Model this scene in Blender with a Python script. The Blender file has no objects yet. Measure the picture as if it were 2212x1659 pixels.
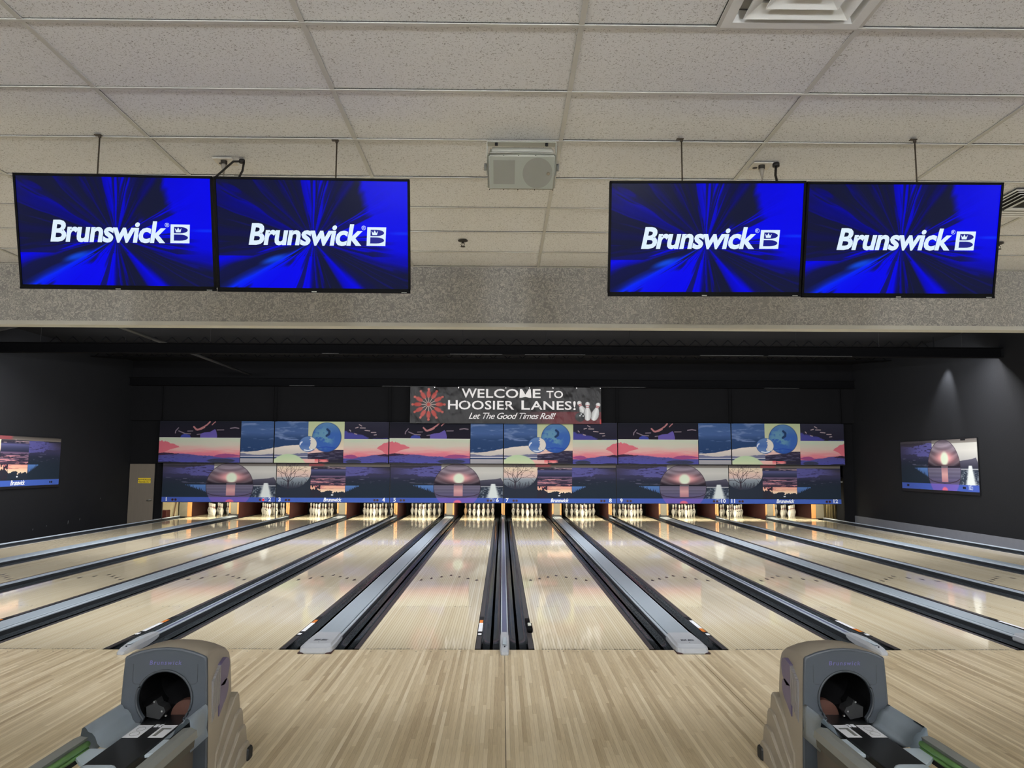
import bpy, bmesh, math, random
import numpy as np
from mathutils import Vector, Matrix

random.seed(7)
SC = bpy.context.scene
COL = SC.collection
D = bpy.data

# ------------------------------------------------------------------ camera
FPX, PITCH, YAW, ROLL = 1675.5665, 0.1034474, 0.0118782, 0.003886
CAM = Vector((-0.02857, -7.29838, 1.68343))
cd = D.cameras.new('camera')
co = D.objects.new('camera', cd)
COL.objects.link(co)
F = Vector((math.sin(YAW)*math.cos(PITCH), math.cos(YAW)*math.cos(PITCH), math.sin(PITCH)))
R0 = Vector((math.cos(YAW), -math.sin(YAW), 0))
U0 = R0.cross(F)
Rr = math.cos(ROLL)*R0 + math.sin(ROLL)*U0
Ur = -math.sin(ROLL)*R0 + math.cos(ROLL)*U0
co.matrix_world = Matrix(((Rr.x, Ur.x, -F.x, CAM.x), (Rr.y, Ur.y, -F.y, CAM.y), (Rr.z, Ur.z, -F.z, CAM.z), (0, 0, 0, 1)))
cd.sensor_fit = 'HORIZONTAL'
cd.sensor_width = 36.0
cd.lens = 36.0*FPX/2212.0
cd.clip_start = 0.05
cd.clip_end = 120
SC.camera = co

# ------------------------------------------------------------------ world, view, light
W = D.worlds.new('world')
SC.world = W
W.use_nodes = True
W.node_tree.nodes['Background'].inputs[0].default_value = (0.9, 0.92, 1.0, 1)
W.node_tree.nodes['Background'].inputs[1].default_value = 0.02
SC.view_settings.view_transform = 'Standard'
SC.view_settings.look = 'None'
SC.view_settings.exposure = 0.0
SC.view_settings.gamma = 1.0
SC.view_settings.use_curve_mapping = False
SC.cycles.use_denoising = True
SC.cycles.max_bounces = 5
SC.cycles.diffuse_bounces = 4
SC.cycles.glossy_bounces = 3
SC.cycles.use_adaptive_sampling = True
SC.cycles.adaptive_threshold = 0.20
SC.cycles.adaptive_min_samples = 20
SC.cycles.sample_clamp_indirect = 6.0
SC.cycles.caustics_reflective = False
SC.cycles.caustics_refractive = False

P_LANE = 178.0      # strip lamps hidden behind the header beam, facing down the lanes
P_TROFFER = 34.0   # ceiling lamps over the seating area behind the camera
P_DECK = 48.0       # tubes behind the masking over each pin deck
LANE_LAMP_X = (-9.0, -5.4, -1.8, 1.8, 5.4, 9.0)
HC = 3.594         # ceiling height of the bowlers' side


def area(name, loc, sx, sy, power, color, target, parent=None):
    l = D.lights.new(name, 'AREA')
    l.shape = 'RECTANGLE'
    l.size, l.size_y = sx, sy
    l.energy = power
    l.color = color
    o = D.objects.new(name, l)
    COL.objects.link(o)
    o.location = loc
    d = Vector(target) - Vector(loc)
    o.rotation_euler = d.to_track_quat('-Z', 'Y').to_euler()
    return o


for x in LANE_LAMP_X:
    area('lane_lamp_light', (x, 0.62, 3.33), 2.4, 0.16, P_LANE, (0.97, 0.98, 1.0), (x*1.03, 15.0, 0.6))
P_DOWN = 52.0      # second set added at the header strips to brighten the foul line
for x in LANE_LAMP_X:
    area('lane_lamp_light', (x, 0.52, 3.36), 2.4, 0.12, P_DOWN, (0.98, 0.98, 1.0), (x, 0.40, 0.0))
P_MID = 165.0      # downward fill added behind the steel beam to lift the middle of the lanes
for x in LANE_LAMP_X:
    area('beam_fill_light', (x, 9.21, 4.14), 2.4, 0.12, P_MID, (0.98, 0.98, 1.0), (x, 8.2, 0.0))
P_FAR = 105.0      # unseen strips added behind the first steel beam to brighten pictures and far lanes
for x in LANE_LAMP_X:
    area('beam_fill_light', (x, 9.22, 4.13), 2.4, 0.12, P_FAR, (0.96, 0.98, 1.0), (x*1.04, 16.0, 1.2))
TROFFERS = [(x, y) for y in (-7.6, -10.0, -12.4) for x in (-7.0, -2.4, 2.4, 7.0)]
for x, y in TROFFERS:
    area('ceiling_lamp_light', (x, y, HC-0.03), 1.15, 0.55, P_TROFFER, (0.93, 0.97, 1.0), (x, y, 0))


# ------------------------------------------------------------------ materials
def s2l(c):
    return tuple(((v/255.0)/12.92 if v/255.0 <= 0.04045 else (((v/255.0)+0.055)/1.055)**2.4) for v in c)


def mat(name, rgb, rough=0.6, metal=0.0, spec=0.5, var=0.0, scale=8.0, bump=0.0, bscale=60.0, coat=0.0, stretch=(1, 1, 1), emit=None, estr=1.0):
    m = D.materials.new(name)
    m.use_nodes = True
    nt = m.node_tree
    b = nt.nodes['Principled BSDF']
    c = s2l(rgb)
    b.inputs['Base Color'].default_value = (*c, 1)
    b.inputs['Roughness'].default_value = rough
    b.inputs['Metallic'].default_value = metal
    b.inputs['Specular IOR Level'].default_value = spec
    b.inputs['Coat Weight'].default_value = coat
    tc = nt.nodes.new('ShaderNodeTexCoord')
    mp = nt.nodes.new('ShaderNodeMapping')
    mp.inputs['Scale'].default_value = stretch
    nt.links.new(tc.outputs['Object'], mp.inputs['Vector'])
    n = nt.nodes.new('ShaderNodeTexNoise')
    n.inputs['Scale'].default_value = scale
    n.inputs['Detail'].default_value = 4
    nt.links.new(mp.outputs[0], n.inputs['Vector'])
    v = var if var else 0.06
    mx = nt.nodes.new('ShaderNodeMix')
    mx.data_type = 'RGBA'
    mx.inputs[6].default_value = (*[k*(1-v) for k in c], 1)
    mx.inputs[7].default_value = (*[min(1, k*(1+v)) for k in c], 1)
    nt.links.new(n.outputs['Fac'], mx.inputs[0])
    nt.links.new(mx.outputs[2], b.inputs['Base Color'])
    if bump:
        n2 = nt.nodes.new('ShaderNodeTexNoise')
        n2.inputs['Scale'].default_value = bscale
        nt.links.new(mp.outputs[0], n2.inputs['Vector'])
        bp = nt.nodes.new('ShaderNodeBump')
        bp.inputs['Strength'].default_value = bump
        bp.inputs['Distance'].default_value = 0.01
        nt.links.new(n2.outputs['Fac'], bp.inputs['Height'])
        nt.links.new(bp.outputs[0], b.inputs['Normal'])
    if emit:
        b.inputs['Emission Color'].default_value = (*s2l(emit), 1)
        b.inputs['Emission Strength'].default_value = estr
    return m


def ramp(nt, fac, stops):
    r = nt.nodes.new('ShaderNodeValToRGB')
    e = r.color_ramp.elements
    e[0].position, e[0].color = stops[0][0], (*s2l(stops[0][1]), 1)
    e[1].position, e[1].color = stops[-1][0], (*s2l(stops[-1][1]), 1)
    for p, c in stops[1:-1]:
        x = e.new(p)
        x.color = (*s2l(c), 1)
    nt.links.new(fac, r.inputs[0])
    return r


def math_node(nt, op, a, b=None):
    m = nt.nodes.new('ShaderNodeMath')
    m.operation = op
    for i, v in enumerate((a, b)):
        if v is None:
            continue
        if isinstance(v, (int, float)):
            m.inputs[i].default_value = v
        else:
            nt.links.new(v, m.inputs[i])
    return m.outputs[0]


def wood_mat(name, stops, jw=0.07, js=0.45, board=0.0265, length=0.9, rough=0.08, grain=0.10, bump=0.0, spec=0.5, rvar=0.0):
    """long narrow maple boards laid along Y: every board run and every piece in it has its own tone"""
    m = D.materials.new(name)
    m.use_nodes = True
    nt = m.node_tree
    b = nt.nodes['Principled BSDF']
    geo = nt.nodes.new('ShaderNodeNewGeometry')
    sep = nt.nodes.new('ShaderNodeSeparateXYZ')
    nt.links.new(geo.outputs['Position'], sep.inputs[0])
    bx = math_node(nt, 'FLOOR', math_node(nt, 'DIVIDE', sep.outputs['X'], board))
    w1 = nt.nodes.new('ShaderNodeTexWhiteNoise')
    w1.noise_dimensions = '1D'
    nt.links.new(bx, w1.inputs['W'])
    off = math_node(nt, 'MULTIPLY', w1.outputs['Value'], 37.0)
    by = math_node(nt, 'FLOOR', math_node(nt, 'ADD', math_node(nt, 'DIVIDE', sep.outputs['Y'], length), off))
    cmb = nt.nodes.new('ShaderNodeCombineXYZ')
    nt.links.new(bx, cmb.inputs[0])
    nt.links.new(by, cmb.inputs[1])
    w2 = nt.nodes.new('ShaderNodeTexWhiteNoise')
    w2.noise_dimensions = '2D'
    nt.links.new(cmb.outputs[0], w2.inputs['Vector'])
    mp = nt.nodes.new('ShaderNodeMapping')
    mp.inputs['Scale'].default_value = (260, 7, 1)
    nt.links.new(geo.outputs['Position'], mp.inputs['Vector'])
    n = nt.nodes.new('ShaderNodeTexNoise')
    n.inputs['Scale'].default_value = 1.0
    n.inputs['Detail'].default_value = 3
    nt.links.new(mp.outputs[0], n.inputs['Vector'])
    # tone = mixed run tone + piece tone + grain
    t = math_node(nt, 'ADD', math_node(nt, 'MULTIPLY', w1.outputs['Value'], 0.55), math_node(nt, 'MULTIPLY', w2.outputs['Value'], 0.45))
    t = math_node(nt, 'ADD', t, math_node(nt, 'MULTIPLY', math_node(nt, 'SUBTRACT', n.outputs['Fac'], 0.5), grain*6))
    r = ramp(nt, t, stops)
    # thin dark joint between board runs
    fx = math_node(nt, 'FRACT', math_node(nt, 'DIVIDE', sep.outputs['X'], board))
    j = math_node(nt, 'LESS_THAN', fx, jw)
    mx = nt.nodes.new('ShaderNodeMix')
    mx.data_type = 'RGBA'
    mx.blend_type = 'MULTIPLY'
    nt.links.new(math_node(nt, 'MULTIPLY', j, js), mx.inputs[0])
    nt.links.new(r.outputs[0], mx.inputs[6])
    mx.inputs[7].default_value = (0.42, 0.36, 0.28, 1)
    nt.links.new(mx.outputs[2], b.inputs['Base Color'])
    b.inputs['Roughness'].default_value = rough
    b.inputs['Specular IOR Level'].default_value = spec
    if bump:
        n3 = nt.nodes.new('ShaderNodeTexNoise')
        n3.inputs['Scale'].default_value = 3.0
        n3.inputs['Detail'].default_value = 2
        nt.links.new(geo.outputs['Position'], n3.inputs['Vector'])
        bp = nt.nodes.new('ShaderNodeBump')
        bp.inputs['Strength'].default_value = bump
        bp.inputs['Distance'].default_value = 0.01
        nt.links.new(n3.outputs['Fac'], bp.inputs['Height'])
        nt.links.new(bp.outputs[0], b.inputs['Normal'])
    return m


def speck_mat(name, base, dark, sc=70.0, th=0.64, rough=0.9, bump=0.3):
    """mineral fibre tile: pale with small dark pits and worm marks"""
    m = D.materials.new(name)
    m.use_nodes = True
    nt = m.node_tree
    b = nt.nodes['Principled BSDF']
    geo = nt.nodes.new('ShaderNodeNewGeometry')
    n = nt.nodes.new('ShaderNodeTexNoise')
    n.inputs['Scale'].default_value = sc
    n.inputs['Detail'].default_value = 3
    n.inputs['Distortion'].default_value = 1.2
    nt.links.new(geo.outputs['Position'], n.inputs['Vector'])
    r = ramp(nt, n.outputs['Fac'], [(0.0, base), (th-0.03, base), (th+0.02, dark), (1.0, dark)])
    nt.links.new(r.outputs[0], b.inputs['Base Color'])
    b.inputs['Roughness'].default_value = rough
    bp = nt.nodes.new('ShaderNodeBump')
    bp.inputs['Strength'].default_value = bump
    bp.inputs['Distance'].default_value = 0.003
    bp.invert = True
    nt.links.new(n.outputs['Fac'], bp.inputs['Height'])
    nt.links.new(bp.outputs[0], b.inputs['Normal'])
    return m


def worm_mat(name):
    m = D.materials.new(name)
    m.use_nodes = True
    nt = m.node_tree
    b = nt.nodes['Principled BSDF']
    geo = nt.nodes.new('ShaderNodeNewGeometry')
    n = nt.nodes.new('ShaderNodeTexNoise')
    n.inputs['Scale'].default_value = 19.0
    n.inputs['Detail'].default_value = 3.5
    n.inputs['Distortion'].default_value = 2.2
    nt.links.new(geo.outputs['Position'], n.inputs['Vector'])
    n2 = nt.nodes.new('ShaderNodeTexNoise')
    n2.inputs['Scale'].default_value = 1.7
    nt.links.new(geo.outputs['Position'], n2.inputs['Vector'])
    f = math_node(nt, 'ADD', n.outputs['Fac'], math_node(nt, 'MULTIPLY', math_node(nt, 'SUBTRACT', n2.outputs['Fac'], 0.5), 0.25))
    r = ramp(nt, f, [(0.0, (148, 147, 145)), (0.455, (151, 150, 148)), (0.485, (194, 192, 186)), (0.53, (198, 196, 189)), (0.56, (155, 154, 152)), (1.0, (176, 174, 168))])
    nt.links.new(r.outputs[0], b.inputs['Base Color'])
    b.inputs['Roughness'].default_value = 0.85
    return m


def attr_mat(name, rough=0.5, spec=0.3, emit=False, strength=1.0, coat=0.0):
    m = D.materials.new(name)
    m.use_nodes = True
    nt = m.node_tree
    b = nt.nodes['Principled BSDF']
    a = nt.nodes.new('ShaderNodeAttribute')
    a.attribute_name = 'print'
    b.inputs['Roughness'].default_value = rough
    b.inputs['Specular IOR Level'].default_value = spec
    b.inputs['Coat Weight'].default_value = coat
    if emit:
        b.inputs['Base Color'].default_value = (0.004, 0.004, 0.006, 1)
        nt.links.new(a.outputs['Color'], b.inputs['Emission Color'])
        b.inputs['Emission Strength'].default_value = strength
    else:
        nt.links.new(a.outputs['Color'], b.inputs['Base Color'])
    return m


LANE_STOPS = [(0.0, (204, 190, 160)), (0.3, (214, 201, 172)), (0.6, (218, 206, 178)), (1.0, (224, 213, 188))]
APP_STOPS = [(0.0, (176, 157, 126)), (0.3, (198, 181, 148)), (0.6, (214, 198, 166)), (1.0, (232, 219, 190))]
M = dict(
    lane=wood_mat('lane_maple_laminate', LANE_STOPS, jw=0.24, js=0.42, rough=0.055, length=30.0, grain=0.05, bump=0.006),
    approach=wood_mat('approach_maple_laminate', APP_STOPS, rough=0.30, length=0.75, grain=0.13, spec=0.4),
    deck=wood_mat('pin_deck_laminate', [(0, (190, 176, 140)), (1, (215, 202, 170))], rough=0.09, length=30.0),
    strip=mat('cream_strip', (232, 222, 196), 0.25),
    inlay=mat('dark_inlay', (45, 34, 28), 0.3),
    tile=speck_mat('ceiling_tile_fibre', (234, 236, 238), (166, 166, 164), sc=115.0, th=0.62),
    grid=mat('grid_enamel', (200, 200, 194), 0.45),
    plenum=mat('plenum_dark', (46, 44, 42), 0.9),
    soffit=worm_mat('mottled_wallpaper'),
    trimw=mat('ivory_trim', (200, 199, 190), 0.5),
    black=mat('matt_black_paint', (7, 7, 10), 0.9, spec=0.25, var=0.25, scale=3, bump=0.1),
    beam=mat('black_steel', (5, 5, 7), 0.8, spec=0.1, var=0.2),
    charcoal=mat('charcoal_wall_paint', (20, 21, 24), 0.8, spec=0.25, var=0.12, scale=2, bump=0.15, bscale=40),
    paint=mat('warm_wall_paint', (200, 196, 188), 0.8),
    carpet=mat('dark_carpet', (92, 84, 76), 0.95, var=0.4, scale=40),
    concrete=mat('concrete', (60, 58, 55), 0.9, var=0.2),
    greybase=mat('grey_base_board', (112, 114, 120), 0.5, var=0.1),
    gutter=mat('gutter_black_plastic', (76, 82, 87), 0.13, spec=0.6, var=0.10, scale=5, bump=0.10, bscale=4, stretch=(3, 0.35, 1)),
    bumper=mat('bumper_rail_plastic', (64, 61, 62), 0.3, spec=0.4),
    cap=mat('division_cap_grey', (150, 161, 170), 0.30, spec=0.5, var=0.05, scale=30),
    caprim=mat('division_cap_rim', (168, 178, 188), 0.28, spec=0.5),
    skirt=mat('division_skirt_black', (44, 47, 50), 0.3, spec=0.4),
    capslot=mat('division_cap_slot', (40, 44, 52), 0.5),
    capblue=mat('narrow_cap_channel', (92, 96, 122), 0.32, spec=0.5, var=0.12),
    nose=mat('cap_nose_plastic', (172, 176, 182), 0.35),
    emblem=mat('emblem_ink', (30, 34, 46), 0.5),
    pin=mat('pin_white', (240, 238, 228), 0.28, spec=0.5, coat=0.3),
    pinold=mat('pin_yellowed', (236, 196, 150), 0.3, spec=0.5),
    red=mat('pin_red_stripe', (150, 26, 30), 0.3),
    ink=mat('black_ink', (26, 26, 30), 0.5),
    kick=mat('kickback_wood', (158, 108, 60), 0.5, var=0.25, scale=5, stretch=(6, 6, 0.8)),
    kickside=mat('kickback_side_red', (62, 24, 22), 0.5, var=0.2),
    kickgrey=mat('kickback_grey_cover', (92, 88, 76), 0.4, var=0.15),
    frame=mat('black_frame', (14, 14, 17), 0.5),
    white=mat('white_print', (236, 240, 246), 0.5),
    band_art=attr_mat('masking_print', 0.7, 0.08),
    bannerm=attr_mat('banner_vinyl', 0.33, 0.2),
    screen=attr_mat('television_picture', 0.25, 0.02, True, 1.0),
    tvframe=mat('television_black_plastic', (7, 7, 9), 0.5, spec=0.08),
    glow=mat('screen_white', (6, 6, 8), 0.3, spec=0.1, emit=(222, 240, 255), estr=1.0),
    gloweb=mat('screen_blue', (4, 4, 10), 0.3, spec=0.1, emit=(22, 28, 150), estr=0.8),
    rod=mat('threaded_rod', (74, 66, 56), 0.5, metal=0.4),
    plate=mat('outlet_white', (214, 210, 200), 0.4),
    cordw=mat('cord_pale', (150, 144, 134), 0.5),
    cordb=mat('cord_black', (20, 18, 18), 0.5),
    spk=mat('speaker_shell', (186, 188, 178), 0.45),
    grille=mat('speaker_grille', (160, 164, 154), 0.55, var=0.05),
    grilled=mat('speaker_grille_dark', (142, 143, 134), 0.55),
    dark=mat('dark_metal', (52, 48, 42), 0.5, metal=0.3),
    steel=mat('bright_steel', (190, 190, 186), 0.25, metal=0.9),
    vent=mat('vent_enamel', (226, 228, 226), 0.45),
    ventin=mat('vent_inside', (185, 185, 182), 0.6),
    lampe=mat('lamp_diffuser', (240, 236, 225), 0.5, emit=(255, 244, 224), estr=4.0),
    tube=mat('deck_tube_glow', (240, 236, 220), 0.5, emit=(255, 238, 196), estr=7.0),
    globe=mat('globe_glow', (240, 240, 240), 0.4, emit=(250, 252, 255), estr=225.0),
    door=mat('door_wood', (104, 95, 83), 0.6, var=0.12, scale=3, stretch=(8, 1, 0.6)),
    yellow=mat('sign_yellow', (226, 196, 40), 0.5),
    beige=mat('beige_board', (190, 176, 140), 0.6, var=0.1),
    curtain=mat('cream_fabric', (206, 188, 138), 0.8, var=0.15),
    stick=mat('brown_stick', (92, 64, 40), 0.6),
    hood=mat('hood_taupe', (150, 142, 128), 0.42, var=0.03, bump=0.04, bscale=400),
    face=mat('hood_face_grey', (66, 72, 79), 0.42, var=0.04, bump=0.04, bscale=400),
    groove=mat('hood_groove', (52, 57, 62), 0.5),
    linerm=mat('hood_liner_black', (6, 6, 8), 0.8, spec=0.2),
    purple=mat('emblem_purple', (96, 88, 120), 0.4),
    ribs=mat('emblem_rib_grey', (128, 126, 128), 0.35),
    letter=mat('lavender_lettering', (104, 100, 158), 0.4),
    belt=mat('black_belt', (20, 21, 23), 0.34, spec=0.5),
    guide=mat('guide_blue_grey', (178, 190, 199), 0.28, spec=0.5),
    rail=mat('rail_grey', (118, 120, 116), 0.4),
    raildark=mat('rail_dark', (58, 60, 58), 0.4),
    green=mat('green_tube', (150, 205, 122), 0.3, var=0.15, scale=20, stretch=(4, 0.5, 4)),
    foot=mat('rubber_foot', (26, 27, 28), 0.6),
    pedestal=mat('pedestal_dark_taupe', (84, 78, 70), 0.5),
    wheel=mat('brown_wheel', (78, 46, 34), 0.6, var=0.2),
    label=mat('label_paper', (222, 224, 228), 0.4),
    orange=mat('label_orange', (206, 120, 50), 0.4),
    lampdark=mat('indicator_dark', (60, 22, 44), 0.35),
    lamplit=mat('indicator_lit', (160, 20, 40), 0.35, emit=(235, 40, 70), estr=0.9),
    coral=mat('coral_print', (176, 66, 56), 0.5),
)


# ------------------------------------------------------------------ geometry helpers
def link(o, parent=None):
    COL.objects.link(o)
    if parent:
        o.parent = parent
    return o


def obj(name, bm_or_me, m, parent=None, smooth=False, loc=None):
    if isinstance(bm_or_me, bmesh.types.BMesh):
        me = D.meshes.new(name)
        bmesh.ops.recalc_face_normals(bm_or_me, faces=bm_or_me.faces)
        bm_or_me.to_mesh(me)
        bm_or_me.free()
    else:
        me = bm_or_me
    if m is not None and not me.materials:
        for k in (m if isinstance(m, (list, tuple)) else [m]):
            me.materials.append(k)
    if smooth:
        for p in me.polygons:
            p.use_smooth = True
    o = D.objects.new(name, me)
    if loc:
        o.location = loc
    return link(o, parent)


def tag(o, label=None, cat=None, group=None, kind=None):
    if label:
        o['label'] = label
    if cat:
        o['category'] = cat
    if group:
        o['group'] = group
    if kind:
        o['kind'] = kind
    return o


def empty(name, loc=(0, 0, 0), **k):
    o = D.objects.new(name, None)
    o.empty_display_size = 0.1
    o.location = loc
    COL.objects.link(o)
    return tag(o, **k)


def bm_box(bm, x0, x1, y0, y1, z0, z1, bev=0.0, seg=2):
    vs = [bm.verts.new((x, y, z)) for x in (x0, x1) for y in (y0, y1) for z in (z0, z1)]
    fs = [(0, 1, 3, 2), (4, 6, 7, 5), (0, 4, 5, 1), (2, 3, 7, 6), (0, 2, 6, 4), (1, 5, 7, 3)]
    faces = [bm.faces.new([vs[i] for i in f]) for f in fs]
    if bev:
        es = {e for f in faces for e in f.edges}
        bmesh.ops.bevel(bm, geom=list(es), offset=bev, segments=seg, affect='EDGES', profile=0.5)
    return bm


def box(name, x0, x1, y0, y1, z0, z1, m, parent=None, bev=0.0, smooth=False):
    """a box whose origin sits at its base centre"""
    cx, cy = (x0+x1)/2, (y0+y1)/2
    bm = bmesh.new()
    bm_box(bm, x0-cx, x1-cx, y0-cy, y1-cy, 0, z1-z0, bev)
    pl = parent_world(parent)
    return obj(name, bm, m, parent, smooth, (cx-pl.x, cy-pl.y, z0-pl.z))


def parent_world(p):
    v = Vector((0, 0, 0))
    while p is not None:
        v += Vector(p.location)
        p = p.parent
    return v


def bm_prism(bm, pts, axis, a0, a1):
    """pts: 2D outline in the plane normal to axis ('x','y','z'), extruded a0..a1"""
    def P(p, a):
        return {'x': (a, p[0], p[1]), 'y': (p[0], a, p[1]), 'z': (p[0], p[1], a)}[axis]
    A = [bm.verts.new(P(p, a0)) for p in pts]
    B = [bm.verts.new(P(p, a1)) for p in pts]
    n = len(pts)
    bm.faces.new(A)
    bm.faces.new(B[::-1])
    for i in range(n):
        bm.faces.new((A[i], A[(i+1) % n], B[(i+1) % n], B[i]))
    return bm


def bm_sweep_open(bm, prof, ys, thick=None):
    """profile polyline (x,z) swept along the listed y values, no caps"""
    rows = [[bm.verts.new((x, y, z)) for x, z in prof] for y in ys]
    for a, b in zip(rows, rows[1:]):
        for i in range(len(prof)-1):
            bm.faces.new((a[i], a[i+1], b[i+1], b[i]))
    return bm


def bm_cyl(bm, p0, p1, r, n=12, r1=None, cap=True):
    p0, p1 = Vector(p0), Vector(p1)
    d = (p1-p0).normalized()
    up = Vector((0, 0, 1)) if abs(d.z) < 0.9 else Vector((1, 0, 0))
    u = d.cross(up).normalized()
    v = d.cross(u)
    r1 = r if r1 is None else r1
    A = [bm.verts.new(p0+(u*math.cos(2*math.pi*i/n)+v*math.sin(2*math.pi*i/n))*r) for i in range(n)]
    B = [bm.verts.new(p1+(u*math.cos(2*math.pi*i/n)+v*math.sin(2*math.pi*i/n))*r1) for i in range(n)]
    for i in range(n):
        bm.faces.new((A[i], A[(i+1) % n], B[(i+1) % n], B[i]))
    if cap:
        bm.faces.new(A)
        bm.faces.new(B[::-1])
    return bm


def bm_tube(bm, pts, r, n=8):
    pts = [Vector(p) for p in pts]
    rings = []
    for i, p in enumerate(pts):
        d = (pts[min(i+1, len(pts)-1)]-pts[max(i-1, 0)]).normalized()
        up = Vector((0, 0, 1)) if abs(d.z) < 0.9 else Vector((1, 0, 0))
        u = d.cross(up).normalized()
        v = d.cross(u)
        rings.append([bm.verts.new(p+(u*math.cos(2*math.pi*k/n)+v*math.sin(2*math.pi*k/n))*r) for k in range(n)])
    for a, b in zip(rings, rings[1:]):
        for k in range(n):
            bm.faces.new((a[k], a[(k+1) % n], b[(k+1) % n], b[k]))
    bm.faces.new(rings[0])
    bm.faces.new(rings[-1][::-1])
    return bm


def lathe_bm(prof, n=20):
    bm = bmesh.new()
    rings = []
    for r, z in prof:
        if r <= 1e-6:
            rings.append([bm.verts.new((0, 0, z))])
        else:
            rings.append([bm.verts.new((r*math.cos(2*math.pi*i/n), r*math.sin(2*math.pi*i/n), z)) for i in range(n)])
    for a, b in zip(rings, rings[1:]):
        for i in range(n):
            j = (i+1) % n
            if len(a) == 1 and len(b) > 1:
                bm.faces.new((a[0], b[i], b[j]))
            elif len(b) == 1 and len(a) > 1:
                bm.faces.new((a[i], a[j], b[0]))
            elif len(a) > 1:
                bm.faces.new((a[i], a[j], b[j], b[i]))
    if len(rings[0]) > 1:
        bm.faces.new(rings[0][::-1])
    if len(rings[-1]) > 1:
        bm.faces.new(rings[-1])
    return bm


_text_cache = {}


def text_mesh(body, size=1.0, bold=0.0, sx=1.0, shear=0.0, spacing=1.0, depth=0.0, res=3):
    key = (body, size, bold, sx, shear, spacing, depth)
    if key in _text_cache:
        return _text_cache[key]
    cu = D.curves.new('lettering', 'FONT')
    cu.body = body
    cu.size = size
    cu.offset = bold*size
    cu.extrude = depth
    cu.space_character = spacing
    cu.align_x = 'CENTER'
    cu.resolution_u = res
    o = D.objects.new('lettering_tmp', cu)
    COL.objects.link(o)
    dg = bpy.context.evaluated_depsgraph_get()
    me = D.meshes.new_from_object(o.evaluated_get(dg))
    D.objects.remove(o)
    D.curves.remove(cu)
    n = len(me.vertices)
    a = np.empty(n*3, np.float32)
    me.vertices.foreach_get('co', a)
    a = a.reshape(-1, 3)
    a[:, 0] = a[:, 0]*sx + a[:, 1]*shear
    # centre the block, baseline at 0
    a[:, 0] -= (a[:, 0].min()+a[:, 0].max())/2
    me.vertices.foreach_set('co', a.ravel())
    me.materials.clear()
    me.update()
    _text_cache[key] = me
    return me


def text(name, body, m, parent, loc, rot=(math.pi/2, 0, 0), fit=None, **k):
    me = text_mesh(body, **k).copy()
    if fit:
        n = len(me.vertices)
        a = np.empty(n*3, np.float32)
        me.vertices.foreach_get('co', a)
        a = a.reshape(-1, 3)
        a[:, 0] *= fit[0]/(a[:, 0].max()-a[:, 0].min())
        a[:, 1] *= fit[1]/a[:, 1].max()
        me.vertices.foreach_set('co', a.ravel())
        me.update()
    o = obj(name, me, m, parent)
    o.location = loc
    o.rotation_euler = rot
    return o


# numpy painting helpers ------------------------------------------------
def vnoise(x, y, seed=0):
    xi, yi = np.floor(x).astype(np.int64), np.floor(y).astype(np.int64)
    fx, fy = x-xi, y-yi
    fx, fy = fx*fx*(3-2*fx), fy*fy*(3-2*fy)

    def h(a, b):
        n = (a*374761393 + b*668265263 + seed*1442695041) & 0x7fffffff
        n = ((n ^ (n >> 13))*1274126177) & 0x7fffffff
        n = (n ^ (n >> 16)) & 0xffff
        return n/65535.0
    return (h(xi, yi)*(1-fx)+h(xi+1, yi)*fx)*(1-fy) + (h(xi, yi+1)*(1-fx)+h(xi+1, yi+1)*fx)*fy


def fbm(x, y, seed=0, o=4):
    s, a, t = 0, 0.5, 0
    for i in range(o):
        s = s + a*vnoise(x*2**i, y*2**i, seed+i*17)
        t += a
        a *= 0.5
    return s/t


def lerp(a, b, t):
    return a + (b-a)*t


def sstep(a, b, x):
    t = np.clip((x-a)/(b-a), 0, 1)
    return t*t*(3-2*t)


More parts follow.
